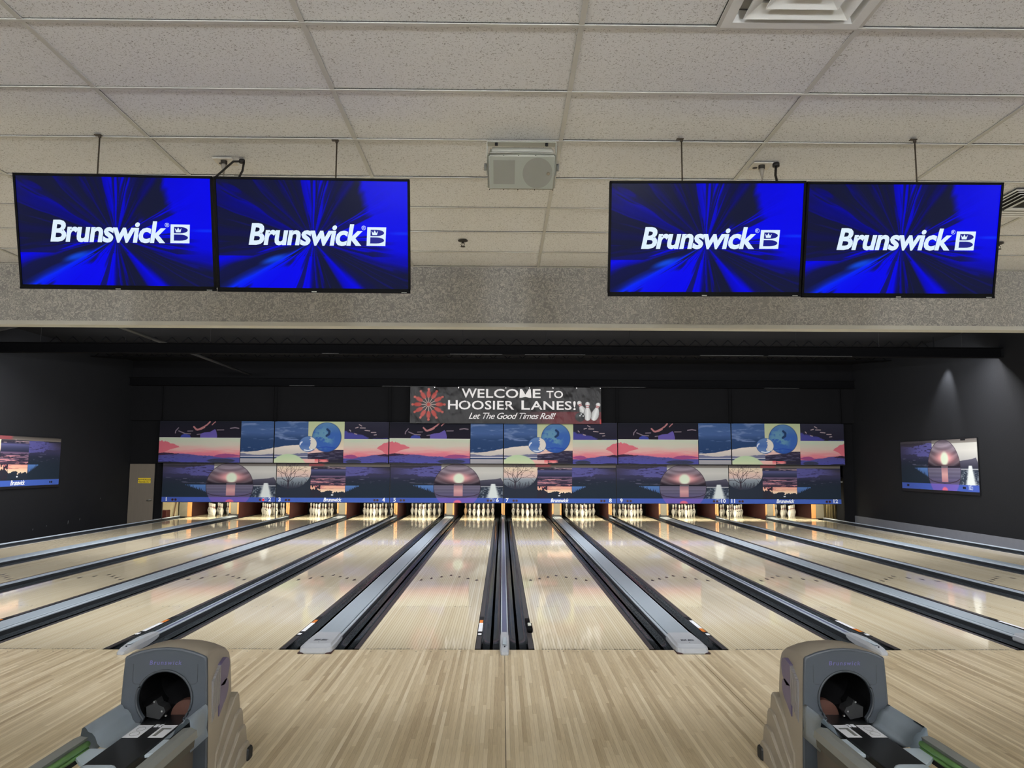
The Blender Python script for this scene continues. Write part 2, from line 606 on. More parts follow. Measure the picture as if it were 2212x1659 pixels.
class Art:
    """a flat print painted over a grid of points; coordinates are the art's own, y down"""

    def __init__(s, x0, x1, y0, y1, nx, ny):
        s.ext = (x0, x1, y0, y1)
        s.nx, s.ny = nx, ny
        gx = np.linspace(x0, x1, nx+1)
        gy = np.linspace(y0, y1, ny+1)
        s.X, s.Y = np.meshgrid(gx, gy)
        s.C = np.zeros(s.X.shape+(3,))

    def put(s, mask, col):
        m = np.clip(np.asarray(mask, float), 0, 1)[..., None]
        c = np.asarray(col, float)
        if c.ndim == 1:
            c = c[None, None, :]
        s.C = s.C*(1-m) + c*m

    def rect(s, x0, x1, y0, y1):
        return ((s.X >= x0) & (s.X <= x1) & (s.Y >= y0) & (s.Y <= y1)).astype(float)

    def ell(s, cx, cy, rx, ry=None, soft=0.03):
        ry = ry or rx
        d = np.sqrt(((s.X-cx)/rx)**2+((s.Y-cy)/ry)**2)
        return 1-sstep(1-soft, 1+soft, d)

    def vgrad(s, stops):
        ys = [a for a, _ in stops]
        return np.stack([np.interp(s.Y, ys, [c[i] for _, c in stops]) for i in range(3)], -1)

    def line(s, pts, w):
        d = np.full(s.X.shape, 1e9)
        for (x0, y0), (x1, y1) in zip(pts, pts[1:]):
            L = (x1-x0)**2+(y1-y0)**2
            t = np.clip(((s.X-x0)*(x1-x0)+(s.Y-y0)*(y1-y0))/max(L, 1e-9), 0, 1)
            d = np.minimum(d, np.hypot(s.X-x0-t*(x1-x0), s.Y-y0-t*(y1-y0)))
        return 1-sstep(w*0.35, w*0.75, d)

    def interp(s, pts):
        return np.interp(s.X, [p[0] for p in pts], [p[1] for p in pts])

    def mesh(s, name, w, h, gain=1.0, dz=None):
        nx, ny = s.nx, s.ny
        px, pz = np.meshgrid(np.linspace(-w/2, w/2, nx+1), np.linspace(h, 0, ny+1))
        py = np.zeros_like(px) if dz is None else dz(px, pz)
        co_ = np.stack([px, py, pz], -1).reshape(-1, 3).astype(np.float32)
        i = np.arange((nx+1)*(ny+1)).reshape(ny+1, nx+1)
        q = np.stack([i[1:, :-1], i[1:, 1:], i[:-1, 1:], i[:-1, :-1]], -1).reshape(-1, 4)
        me = D.meshes.new(name)
        me.vertices.add(len(co_))
        me.vertices.foreach_set('co', co_.ravel())
        me.loops.add(q.size)
        me.loops.foreach_set('vertex_index', q.ravel().astype(np.int32))
        me.polygons.add(len(q))
        me.polygons.foreach_set('loop_start', np.arange(0, q.size, 4, dtype=np.int32))
        me.polygons.foreach_set('loop_total', np.full(len(q), 4, np.int32))
        me.update(calc_edges=True)
        c = np.clip(s.C, 0, 255)/255.0
        lin = np.where(c <= 0.04045, c/12.92, ((c+0.055)/1.055)**2.4)*gain
        at = me.color_attributes.new('print', 'FLOAT_COLOR', 'POINT')
        rgba = np.ones(((nx+1)*(ny+1), 4), np.float32)
        rgba[:, :3] = lin.reshape(-1, 3)
        at.data.foreach_set('color', rgba.ravel())
        return me


# ------------------------------------------------------------------ lane layout
LW, NARROW, WIDE = 1.054, 0.548, 0.734
LC = [0.801, 2.589, 4.191, 5.979, 7.581, 9.369]
LANES = [-x for x in LC[::-1]] + LC                     # centres of lanes 1..12
DIVS = []                                                # (centre, width, lane on its low side)
for i in range(11):
    a, b_ = LANES[i]+LW/2, LANES[i+1]-LW/2
    DIVS.append(((a+b_)/2, b_-a, i+1))
DECK_END = 19.35
XL, XR = -11.2, 10.62

# ------------------------------------------------------------------ shell of the room
fl = box('floor', -10.25, 10.25, -4.62, 0.0, -0.34, -0.012, M['inlay'])
tag(fl, kind='structure')
seams = [-10.25] + [d[0] for d in DIVS] + [10.25]
for j, (ya, yb) in enumerate(((-4.60, -2.9), (-2.9, -0.002))):
    for a, b_ in zip(seams, seams[1:]):
        box('approach_panel', a+0.0018, b_-0.0018, ya+0.001, yb-0.001, -0.012, 0.0, M['approach'], fl)
tag(box('floor', XL, XR, 0.0, 20.4, -0.45, -0.35, M['concrete']), kind='structure')
tag(box('floor', -11.3, 11.3, -14.2, -4.62, -0.35, -0.002, M['carpet']), kind='structure')
tag(box('wall_left', XL-0.15, XL, 0.25, 20.4, -0.45, 4.8, M['charcoal']), kind='structure')
tag(box('wall_right', XR, XR+0.15, 0.25, 20.4, -0.45, 4.8, M['charcoal']), kind='structure')
tag(box('wall_left', -11.45, -11.3, -14.2, 0.25, -0.35, 4.8, M['paint']), kind='structure')
tag(box('wall_right', 11.3, 11.45, -14.2, 0.25, -0.35, 4.8, M['paint']), kind='structure')
tag(box('wall_rear', -11.45, 11.45, -14.35, -14.2, -0.35, 4.8, M['paint']), kind='structure')
tag(box('wall_back', XL-0.15, XR+0.15, 20.4, 20.55, -0.45, 4.9, M['black']), kind='structure')
tag(box('ceiling', XL-0.15, XR+0.15, 0.25, 20.4, 4.75, 4.9, M['black']), kind='structure')
# black wall over the masking, and its returns at both ends
wf = tag(box('wall_front', XL, XR, 16.09, 16.2, 2.96, 4.75, M['black']), kind='structure')
box('wall_return', XL, -10.42, 16.24, 16.3, 1.665, 2.96, M['black'], wf)
box('wall_return', -10.42, -10.20, 16.24, 16.3, -0.35, 2.96, M['black'], wf)
box('wall_return', 10.30, XR, 16.24, 16.3, -0.35, 2.96, M['black'], wf)
tag(box('baseboard_right', XR-0.035, XR, 0.25, 16.2, -0.35, 0.19, M['greybase']), kind='structure')
box('ledge', 10.36, XR-0.036, 0.25, 16.2, -0.06, -0.02, M['greybase'], D.objects['baseboard_right'])

# header beam between the two halves
hb = tag(box('beam_header', -11.3, 11.3, 0.108, 0.25, 3.045, 4.8, M['soffit']), kind='structure')
tag(box('trim_1', -11.3, 11.3, 0.100, 0.25, 3.003, 3.043, M['trimw']), kind='structure')

# suspended ceiling over the approach
ce = D.objects.new('ceiling', None)
COL.objects.link(ce)
ce.location = (0, 0, HC)
tag(ce, kind='structure')
box('plenum_board', -11.3, 11.3, -14.2, 0.108, HC+0.055, HC+0.07, M['plenum'], ce)
GX0, GY0 = -2.1306, -4.0835
colx = [GX0 + 1.2192*k for k in range(-4, 9)]
rowy = [GY0 + 0.6096*k for k in range(-6, 7)]
rng = random.Random(3)
tile_me = {}
VENT_CELL = None
for i, x in enumerate(colx[:-1]):
    for j, y in enumerate(rowy):
        y1 = y+0.6096
        if abs(x-(GX0+1.2192*2)) < 0.01 and abs(y-(GY0-0.6096)) < 0.01:
            pass
        x0_, x1_ = x, x+1.2192
        # the supply diffuser takes the right half of one cell of the row behind the camera's upper edge
        if j == 5 and i == 4+2:
            x1_ = x+0.60
        if y >= 0.1:
            continue
        y1c = min(y1, 0.104)
        key = (round(x1_-x0_, 3), round(y1c-y, 3))
        if key not in tile_me:
            w_, h_ = key
            bm = bmesh.new()
            bm_box(bm, -w_/2+0.009, w_/2-0.009, -h_/2+0.009, h_/2-0.009, 0, 0.016)
            me = D.meshes.new('ceiling_tile')
            bmesh.ops.recalc_face_normals(bm, faces=bm.faces)
            bm.to_mesh(me)
            bm.free()
            me.materials.append(M['tile'])
            tile_me[key] = me
        o = D.objects.new('ceiling_tile', tile_me[key])
        o.location = ((x0_+x1_)/2, (y+y1c)/2, 0.006+rng.uniform(0, 0.005))
        o.rotation_euler = (rng.uniform(-0.003, 0.003), 0, 0)
        link(o, ce)
for x in colx:
    box('ceiling_runner', x-0.012, x+0.012, rowy[0], 0.106, HC, HC+0.004, M['grid'], ce)
for y in rowy:
    if y < 0.1:
        box('ceiling_runner', colx[0], colx[-1], y-0.010, y+0.010, HC-0.001, HC+0.004, M['grid'], ce)
box('ceiling_runner', GX0+3.0384-0.012+0.004, GX0+3.0384+0.010, GY0-0.60, GY0-0.011, HC-0.001, HC+0.004, M['grid'], ce)
box('wall_angle', -11.3, 11.3, 0.085, 0.107, HC-0.001, HC+0.003, M['grid'], ce)
# the rest of the ceiling, out of the photograph, in one mesh
bm = bmesh.new()
for (xa, xb, ya, yb) in ((-11.3, colx[0], rowy[0], 0.1), (colx[-1], 11.3, rowy[0], 0.1), (-11.3, 11.3, -14.2, rowy[0])):
    nx, ny = max(1, int((xb-xa)/1.2192)), max(1, int((yb-ya)/0.6096))
    for i in range(nx):
        for j in range(ny):
            w_, h_ = (xb-xa)/nx, (yb-ya)/ny
            bm_box(bm, xa+i*w_+0.006, xa+(i+1)*w_-0.006, ya+j*h_+0.006, ya+(j+1)*h_-0.006, 0.004, 0.02)
o = obj('ceiling_tile_field', bm, M['tile'], ce)
o['kind'] = 'stuff'


# supply diffuser ------------------------------------------------------
def diffuser(x0, x1, y0, y1, label, dark=False):
    cx, cy = (x0+x1)/2, (y0+y1)/2
    t = empty('ceiling_vent', (cx, cy, HC), label=label, cat='vent')
    hw = (x1-x0)/2
    bm = bmesh.new()
    bm_box(bm, -hw, hw, -hw, hw, -0.004 if dark else 0.05, -0.001 if dark else 0.054)
    obj('backing', bm, M['plenum'] if dark else M['ventin'], t)

    def ring(ra, za, rb, zb, name, m):
        bm = bmesh.new()
        for s in (1,):
            A = [bm.verts.new((sx*ra, sy*ra, za)) for sx, sy in ((-1, -1), (1, -1), (1, 1), (-1, 1))]
            B = [bm.verts.new((sx*rb, sy*rb, zb)) for sx, sy in ((-1, -1), (1, -1), (1, 1), (-1, 1))]
            C_ = [bm.verts.new((sx*rb, sy*rb, zb+0.006)) for sx, sy in ((-1, -1), (1, -1), (1, 1), (-1, 1))]
            E_ = [bm.verts.new((sx*ra, sy*ra, za+0.006)) for sx, sy in ((-1, -1), (1, -1), (1, 1), (-1, 1))]
            for i in range(4):
                j = (i+1) % 4
                bm.faces.new((A[i], A[j], B[j], B[i]))
                bm.faces.new((E_[i], E_[j], C_[j], C_[i]))
                bm.faces.new((A[i], A[j], E_[j], E_[i]))
                bm.faces.new((B[i], B[j], C_[j], C_[i]))
        obj(name, bm, m, t)
    m = M['vent']
    ring(hw, -0.012 if dark else -0.002, hw*(0.96 if dark else 0.86), -0.012 if dark else -0.002, 'frame', m)
    if not dark:
        ring(hw*0.86, -0.002, hw*0.80, 0.04, 'frame_inner', m)
        ring(hw*0.74, -0.008, hw*0.54, 0.030, 'louvre', m)
        ring(hw*0.50, -0.006, hw*0.30, 0.030, 'louvre', m)
        bm = bmesh.new()
        bm_box(bm, -hw*0.24, hw*0.24, -hw*0.24, hw*0.24, -0.004, 0.002, 0.002)
        obj('centre_plate', bm, m, t)
    else:
        for k, (a, b_) in enumerate(((0.90, 0.84), (0.74, 0.68), (0.58, 0.52), (0.40, 0.30))):
            ring(hw*a, -0.018, hw*b_, -0.011, 'louvre', m)
    return t


diffuser(GX0+2.4384+0.608, GX0+3.6576-0.006, GY0-0.603, GY0-0.006, 'square white supply vent with stepped louvres at the top edge of the ceiling')
diffuser(3.515, 4.105, -2.15, -1.56, 'square vent with black slots beside the right-hand screens', True)


# sprinklers -----------------------------------------------------------
def sprinkler(x, y, label):
    t = empty('sprinkler_head', (x, y, HC), label=label, cat='sprinkler', group='sprinkler heads in the tile ceiling')
    obj('escutcheon', lathe_bm([(0.0, -0.008), (0.028, -0.009), (0.042, -0.003), (0.042, 0.001), (0, 0.001)], 20), M['dark'], t, True)
    bm = bmesh.new()
    bm_cyl(bm, (0, 0, -0.006), (0, 0, -0.022), 0.011, 12, 0.009)
    for s in (-1, 1):
        bm_tube(bm, [(s*0.008, 0, -0.02), (s*0.017, 0, -0.030), (s*0.012, 0, -0.043), (0, 0, -0.05)], 0.0028, 6)
    obj('yoke', bm, M['dark'], t)
    obj('deflector', lathe_bm([(0, -0.053), (0.020, -0.053), (0.020, -0.050), (0, -0.050)], 16), M['dark'], t)


sprinkler(-0.378, -0.793, 'dark ceiling sprinkler in the gap between the two pairs of screens')
sprinkler(4.235, -0.827, 'dark ceiling sprinkler half hidden by the edge of the right-hand screens')

# ceiling lamps of the seating area (behind the photographer)
for k, (x, y) in enumerate(TROFFERS):
    t = empty('ceiling_lamp', (x, y, HC), label='recessed rectangular ceiling lamp over the seating area behind the ball returns', cat='lamp', group='recessed lamps over the seating area')
    bm = bmesh.new()
    bm_box(bm, -0.6, 0.6, -0.3, 0.3, -0.018, 0.0, 0.003)
    obj('housing', bm, M['vent'], t)
    bm = bmesh.new()
    bm_box(bm, -0.57, 0.57, -0.27, 0.27, -0.021, -0.0185)
    obj('diffuser', bm, M['lampe'], t)

# made-up globes behind the camera, added to brighten the tile ceiling
globe_me = None
for k, x in enumerate((-7.2, -1.3, 1.3, 7.2)):
    t = empty('fill_globe', (x, -9.0, HC), label='unseen white globe added over the seating area to brighten the ceiling', cat='lamp', group='globes added to brighten the ceiling')
    obj('globe', lathe_bm([(0.0, -1.0)]+[(0.19*math.sin(a*math.pi/12), -0.81-0.19*math.cos(a*math.pi/12)) for a in range(1, 12)]+[(0.0, -0.62)], 20), M['globe'], t, True)
    bm = bmesh.new()
    bm_cyl(bm, (0, 0, -0.63), (0, 0, 0.0), 0.006, 8)
    bm_cyl(bm, (0, 0, -0.02), (0, 0, 0.0), 0.05, 14)
    obj('stem', bm, M['rod'], t)

# strip lamps behind the header
for k, x in enumerate(LANE_LAMP_X):
    t = empty('strip_lamp', (x, 0.55, 3.36), label='long strip lamp hidden behind the header beam, lighting the lanes', cat='lamp', group='strip lamps behind the header beam')
    bm = bmesh.new()
    bm_prism(bm, [(-0.12, 0.14), (0.06, 0.14), (0.10, 0.02), (0.02, 0.02), (-0.12, 0.10)], 'x', -1.25, 1.25)
    obj('housing', bm, M['frame'], t)
    bm = bmesh.new()
    for s in (-1.1, 1.1):
        bm_cyl(bm, (s, -0.03, 0.14), (s, -0.03, 1.39), 0.006, 8)
    obj('hanger', bm, M['rod'], t)

for k, x in enumerate(LANE_LAMP_X):  # made-up housings for the fill strips added behind the steel beam
    t = empty('strip_lamp', (x, 9.2, 4.16), label='unseen strip added behind the first black steel beam to brighten the pictures', cat='lamp', group='strips added behind the steel beam')
    bm = bmesh.new()
    bm_prism(bm, [(-0.06, 0.04), (0.06, 0.04), (0.08, 0.0), (0.04, -0.01), (-0.02, 0.01)], 'x', -1.25, 1.25)
    bm_cyl(bm, (-0.9, 0, 0.02), (-0.9, 0, 0.59), 0.005, 6)
    bm_cyl(bm, (0.9, 0, 0.02), (0.9, 0, 0.59), 0.005, 6)
    obj('housing', bm, M['frame'], t)

# ------------------------------------------------------------------ dark half: beams, pipes
for k, (y, z0, z1) in enumerate(((9.0, 3.99, 4.20), (15.95, 4.00, 4.24))):
    t = tag(box('beam_steel', XL+0.002, XR-0.002, y-0.09, y+0.09, z0, z0+0.012, M['beam']), kind='structure')
    box('web', XL+0.002, XR-0.002, y-0.006, y+0.006, z0+0.012, z1-0.012, M['beam'], t)
    box('upper_flange', XL+0.002, XR-0.002, y-0.09, y+0.09, z1-0.012, z1, M['beam'], t)
    bm = bmesh.new()
    r2 = random.Random(k+5)
    x = -8.5
    while x < 8.5:
        L = r2.uniform(0.3, 2.0)
        if r2.random() < 0.65:
            bm_box(bm, x, x+L, y-0.0925, y-0.0903, z0, z0+0.008)
        x += L+r2.uniform(0.1, 0.8)
    obj('pale_edge', bm, mat('pale_edge_grey_%d' % k, (74, 74, 74), 0.5), t, loc=(-parent_world(t).x, -parent_world(t).y, -parent_world(t).z))  # broken grey line along the front of the bottom flange
for y in (3.6, 6.3, 11.5, 13.7):
    t = tag(box('beam_joist', XL+0.002, XR-0.002, y-0.05, y+0.05, 4.55, 4.57, M['beam']), kind='structure')
    bm = bmesh.new()
    x = XL+0.1
    while x < XR-0.4:
        bm_cyl(bm, (x, y, 4.56), (x+0.2, y, 4.74), 0.012, 6)
        bm_cyl(bm, (x+0.2, y, 4.74), (x+0.4, y, 4.56), 0.012, 6)
        x += 0.4
    w_ = obj('web_rods', bm, M['beam'], t)
    w_.location = -parent_world(t)
    w_['kind'] = 'stuff'
pipem = mat('dull_pipe', (58, 58, 56), 0.5)
for dx, lab in ((0, 'upper thin pipe of the two running under the dark ceiling beside the left wall'), (0.16, 'lower thin pipe of the two running under the dark ceiling beside the left wall')):
    bm = bmesh.new()
    bm_tube(bm, [(-7.55+dx, 0.4, 4.36-dx*0.3), (-7.62+dx, 9.0, 4.36-dx*0.3), (-7.7+dx, 15.8, 4.36-dx*0.3)], 0.028, 10)
    tag(obj('ceiling_pipe', bm, pipem, smooth=True), lab, 'pipe', 'pipes under the dark ceiling')
bm = bmesh.new()
bm_tube(bm, [(-10.9, 8.6, 4.32), (-8.6, 6.9, 4.32)], 0.07, 12)
tag(obj('ceiling_duct', bm, pipem, smooth=True), 'grey slanting duct under the dark ceiling at the far left', 'duct')

# wall washer over the right-hand mural
t = empty('spot_lamp', (10.25, 10.9, 4.45), label='small black spot lamp high on the wall above the right-hand mural', cat='lamp')
bm = bmesh.new()
bm_cyl(bm, (0, 0, 0), (0.07, 0, -0.14), 0.05, 16, 0.06)
obj('can', bm, M['beam'], t, True)
bm = bmesh.new()
bm_cyl(bm, (0, 0, 0.0), (0, 0, 0.30), 0.012, 8)
obj('stem', bm, M['beam'], t)
sl = D.lights.new('spot_lamp_light', 'SPOT')
sl.energy = 260
sl.spot_size = math.radians(62)
sl.spot_blend = 0.8
sl.color = (0.92, 0.95, 1.0)
sl.shadow_soft_size = 0.04
so = D.objects.new('spot_lamp_light', sl)
COL.objects.link(so)
so.location = (10.335, 10.9, 4.29)
so.rotation_euler = (Vector((10.60, 11.2, 3.0))-so.location).to_track_quat('-Z', 'Y').to_euler()

# ------------------------------------------------------------------ lanes
NUM = ['one', 'two', 'three', 'four', 'five', 'six', 'seven', 'eight', 'nine', 'ten', 'eleven', 'twelve']
YP = [0.002, 3.6, 7.2, 10.8, 14.4, 17.20]


def shared(name, bm, m, smooth=False):
    me = D.meshes.new(name)
    bmesh.ops.recalc_face_normals(bm, faces=bm.faces)
    bm.to_mesh(me)
    bm.free()
    for k in (m if isinstance(m, (list, tuple)) else [m]):
        me.materials.append(k)
    if smooth:
        for p in me.polygons:
            p.use_smooth = True
    return me


def put(name, me, parent, loc=(0, 0, 0), rot=None):
    o = D.objects.new(name, me)
    o.location = loc
    if rot:
        o.rotation_euler = rot
    return link(o, parent)


panel_me = [shared('lane_panel', bm_box(bmesh.new(), -LW/2, LW/2, a+0.0008, b_-0.0008, -0.05, 0), M['lane']) for a, b_ in zip(YP, YP[1:])]
deck_me = shared('pin_deck', bm_box(bmesh.new(), -LW/2, LW/2, 17.42, DECK_END, -0.05, 0), M['deck'])
strip_me = shared('deck_strip', bm_box(bmesh.new(), -LW/2, LW/2, 17.235, 17.385, -0.05, 0.0002), M['strip'])
joint_me = shared('deck_joint', bm_box(bmesh.new(), -LW/2, LW/2, 17.2, 17.42, -0.05, -0.0006), M['inlay'])
bm = bmesh.new()
bm_prism(bm, [(-0.018, -0.04), (0.018, -0.04), (0.021, 0.02), (0, 0.12), (-0.021, 0.02)], 'z', 0.0, 0.0006)
arrow_me = shared('arrow_marker', bm, M['inlay'])
bm = bmesh.new()
bm_cyl(bm, (0, 0, 0), (0, 0, 0.0006), 0.009, 10)
dot_me = shared('dot_marker', bm, M['inlay'])
# worn foul line print: short broken dashes
r3 = random.Random(11)
bm = bmesh.new()
x = -0.46
while x < 0.46:
    L = r3.uniform(0.006, 0.03)
    if not (-0.02 < x < 0.05):
        bm_box(bm, x, x+L, 0.018+r3.uniform(-0.002, 0.002), 0.034+r3.uniform(-0.004, 0.004), 0, 0.0005)
    x += L+r3.uniform(0.003, 0.02)
foul_me = shared('foul_line_print', bm, M['ink'])
for i, cx in enumerate(LANES):
    t = empty('bowling_lane', (cx, 0, 0), label='pale maple bowling lane %s leading to the pins under the number %d' % (NUM[i], i+1), cat='bowling lane', group='bowling lanes')
    for me in panel_me:
        put('lane_panel', me, t)
    put('pin_deck', deck_me, t)['label'] = 'lit pin deck'
    put('deck_joint', joint_me, t)
    put('deck_strip', strip_me, t)['label'] = 'cream strip in front of the pins'
    for k in range(-3, 4):
        put('arrow_marker', arrow_me, t, (k*0.1355, 4.74-abs(k)*0.155, 0))
    for x in (-0.40, -0.345, -0.27, -0.22, -0.15, 0.15, 0.22, 0.27, 0.345, 0.40):
        put('dot_marker', dot_me, t, (x, 2.16, 0))
    put('foul_line_print', foul_me, t)
# approach dots just before the foul line
bm = bmesh.new()
bm_cyl(bm, (0, 0, 0), (0, 0, 0.0006), 0.006, 8)
adot = shared('approach_dot', bm, M['inlay'])
for cx in LANES:
    for k in range(-3, 4):
        put('approach_dot', adot, fl, (cx+k*0.1355-fl.location.x, -0.07-fl.location.y, 0-fl.location.z))

# ------------------------------------------------------------------ gutters
GW = 0.236


def gutter_mesh(w):
    """rounded channel from lane edge (x=0) to the cap foot (x=w)"""
    bm = bmesh.new()
    prof = [(0.0, -0.006), (0.058, -0.008), (0.060, -0.016)]
    n = 9
    for k in range(n+1):
        a = math.pi*k/n
        prof.append((0.064+(w-0.064)*(0.5-0.5*math.cos(a)), -0.010-0.018*math.sin(a)))
    ys = [0.003]+[0.6*i for i in range(1, 30)]+[17.5, 19.3]
    bm_sweep_open(bm, prof, ys)
    bmesh.ops.solidify(bm, geom=bm.faces[:], thickness=0.004)
    return bm


gut_me = shared('gutter', gutter_mesh(GW), M['gutter'], True)
rail_me = shared('bumper_rail', bm_box(bmesh.new(), 0.004, 0.052, 0.05, 16.6, -0.0075, -0.001, 0.002, 1), M['bumper'])
lab_me = shared('warning_label', bm_box(bmesh.new(), 0.007, 0.049, 0.78, 1.20, -0.001, 0.0006), M['label'])
org_me = shared('label_patch', bm_box(bmesh.new(), 0.010, 0.046, 1.20, 1.36, -0.001, 0.0008), M['orange'])
sen_me = shared('sensor_eye', bm_box(bmesh.new(), 0.010, 0.046, 0.62, 0.69, -0.001, 0.004, 0.003, 1), M['label'])
slot_me = shared('sensor_slot', bm_box(bmesh.new(), 0.004, 0.052, 0.57, 1.55, -0.004, -0.0003), M['ink'])


def add_gutter(lane, side, other):
    """side -1: on the lane's left, +1 on its right"""
    cx = LANES[lane-1]
    if other:
        lo, hi = sorted((lane, other))
        lab = 'dark gutter on the lane %s side of the divider between lanes %s and %s' % (NUM[lane-1], NUM[lo-1], NUM[hi-1])
    else:
        lab = 'outermost dark gutter between lane %s and the black side wall' % NUM[lane-1]
    t = empty('gutter', (cx+side*LW/2, 0, 0), label=lab, cat='gutter', group='gutters beside the lanes')
    t.scale = (side, 1, 1)
    put('channel', gut_me, t)
    put('bumper_rail', rail_me, t)
    outward = (side > 0 and cx < 0) or (side < 0 and cx > 0)
    if other and (outward and lane <= 6 and lane != 6 or (not outward and False)):
        pass
    # printed labels sit on the rail nearest the lane farther from the room's middle
    if (cx < 0 and side > 0) or (cx > 0 and side < 0):
        if lane not in (7,):
            put('sensor_slot', slot_me, t)
            sh = 0.0 if cx < 0 else 1.0
            put('warning_label', lab_me, t, (0, 0.16*sh, 0))['label'] = 'white warning label'
            put('label_patch', org_me, t, (0, -0.42*sh, 0))['label'] = 'orange patch of the label'
            put('sensor_eye', sen_me, t)
    if lane == 7 and side < 0:
        bm = bmesh.new()
        bm_box(bm, -0.012, 0.045, 0.72, 1.0, -0.001, 0.045, 0.012, 2)
        bm_box(bm, 0.0, 0.05, 1.0, 1.36, -0.001, 0.022, 0.008, 2)
        s_ = obj('sensor_box', bm, M['tvframe'], t, True)
        s_['label'] = 'small black sensor box'
        bm = bmesh.new()
        bm_box(bm, 0.0, 0.035, 0.82, 0.93, 0.045, 0.058, 0.004, 1)
        obj('sensor_lens', bm, M['spk'], t)
    return t


for i in range(1, 13):
    add_gutter(i, -1, i-1 if i > 1 else None)
    add_gutter(i, 1, i+1 if i < 12 else None)


# ------------------------------------------------------------------ division caps
def cap_profile_solid(bm, prof, y0, y1):
    bm_prism(bm, prof, 'y', y0, y1)


def wide_cap(cx, lo):
    hw = (WIDE-2*GW)/2
    t = empty('division_cap', (cx, 0, 0), label='wide flat grey divider cap between lanes %s and %s' % (NUM[lo-1], NUM[lo]), cat='divider', group='grey divider caps between lanes')
    bm = bmesh.new()
    bm_prism(bm, [(-hw*0.78, 0.0), (hw*0.78, 0.0), (hw*0.78, 0.052), (hw*0.70, 0.058), (0, 0.061), (-hw*0.70, 0.058), (-hw*0.78, 0.052)], 'y', 0.12, 17.45)
    obj('top_panel', bm, M['cap'], t)
    for s in (-1, 1):
        bm = bmesh.new()
        bm_prism(bm, [(s*hw*0.84, 0.030), (s*hw*0.99, 0.030), (s*hw*1.00, 0.038), (s*hw*0.97, 0.045), (s*hw*0.90, 0.050), (s*hw*0.84, 0.046)], 'y', 0.02, 17.45)
        obj('side_rim', bm, M['caprim'], t)
        bm = bmesh.new()
        bm_box(bm, min(s*hw*0.84, s*hw*0.985), max(s*hw*0.84, s*hw*0.985), 0.02, 17.45, -0.05, 0.0299)
        obj('side_skirt', bm, M['skirt'], t)
        bm = bmesh.new()
        bm_box(bm, min(s*hw*0.775, s*hw*0.845), max(s*hw*0.775, s*hw*0.845), 0.35, 17.45, 0.0, 0.040)
        obj('groove', bm, M['capslot'], t)
    # nose: rounded block over the foul line
    hn = hw*1.12
    bm = bmesh.new()

    def outline(h, yb, r):
        pts = [(-h*0.90, 0.42), (-h, 0.10)]
        for k in range(7):
            a = math.pi + k*math.pi/12
            pts.append((-h+r+r*math.cos(a), yb+r+r*math.sin(a)))
        for k in range(7):
            a = 1.5*math.pi + k*math.pi/12
            pts.append((h-r+r*math.cos(a), yb+r+r*math.sin(a)))
        pts += [(h, 0.10), (h*0.90, 0.42)]
        return pts
    levels = [(hn*0.98, -0.17, 0.08, 0.0), (hn, -0.175, 0.08, 0.012), (hn*0.97, -0.15, 0.075, 0.046), (hn*0.86, -0.12, 0.06, 0.050), (hn*0.80, -0.055, 0.05, 0.068)]
    rows = [[bm.verts.new((x, y, z)) for x, y in outline(h, yb, r)] for h, yb, r, z in levels]
    for a, b_ in zip(rows, rows[1:]):
        for k in range(len(a)):
            j = (k+1) % len(a)
            bm.faces.new((a[k], a[j], b_[j], b_[k]))
    bm.faces.new(rows[-1])
    bm.faces.new(rows[0][::-1])
    ns = obj('nose', bm, M['nose'], t)
    # emblem bars on the nose
    bm = bmesh.new()
    z0, z1 = 0.068, 0.0688
    for k in range(4):
        bm_prism(bm, [(-0.062+k*0.014, 0.06), (-0.054+k*0.014, 0.06), (-0.046+k*0.014, 0.118), (-0.056+k*0.014, 0.118)], 'z', z0, z1)
    bm_prism(bm, [(-0.004, 0.062), (0.060, 0.062), (0.060, 0.080), (0.004, 0.080)], 'z', z0, z1)
    bm_prism(bm, [(0.006, 0.088), (0.05, 0.096), (0.068, 0.110), (0.02, 0.118), (0.012, 0.118)], 'z', z0, z1)
    obj('emblem', bm, M['emblem'], ns)
    bm = bmesh.new()
    bm_cyl(bm, (0, 0.0, 0.066), (0, 0.0, 0.0685), 0.006, 10)
    obj('screw', bm, M['emblem'], ns)
    # dark maroon pads showing at the nose corners
    bm = bmesh.new()
    for s in (-1, 1):
        bm_box(bm, min(s*hn*0.62, s*hn*1.03), max(s*hn*0.62, s*hn*1.03), -0.165, -0.02, 0.0, 0.012, 0.004, 1)
    obj('corner_pad', bm, mat('maroon_pad_%d' % lo, (46, 14, 18), 0.6), ns)
    return t


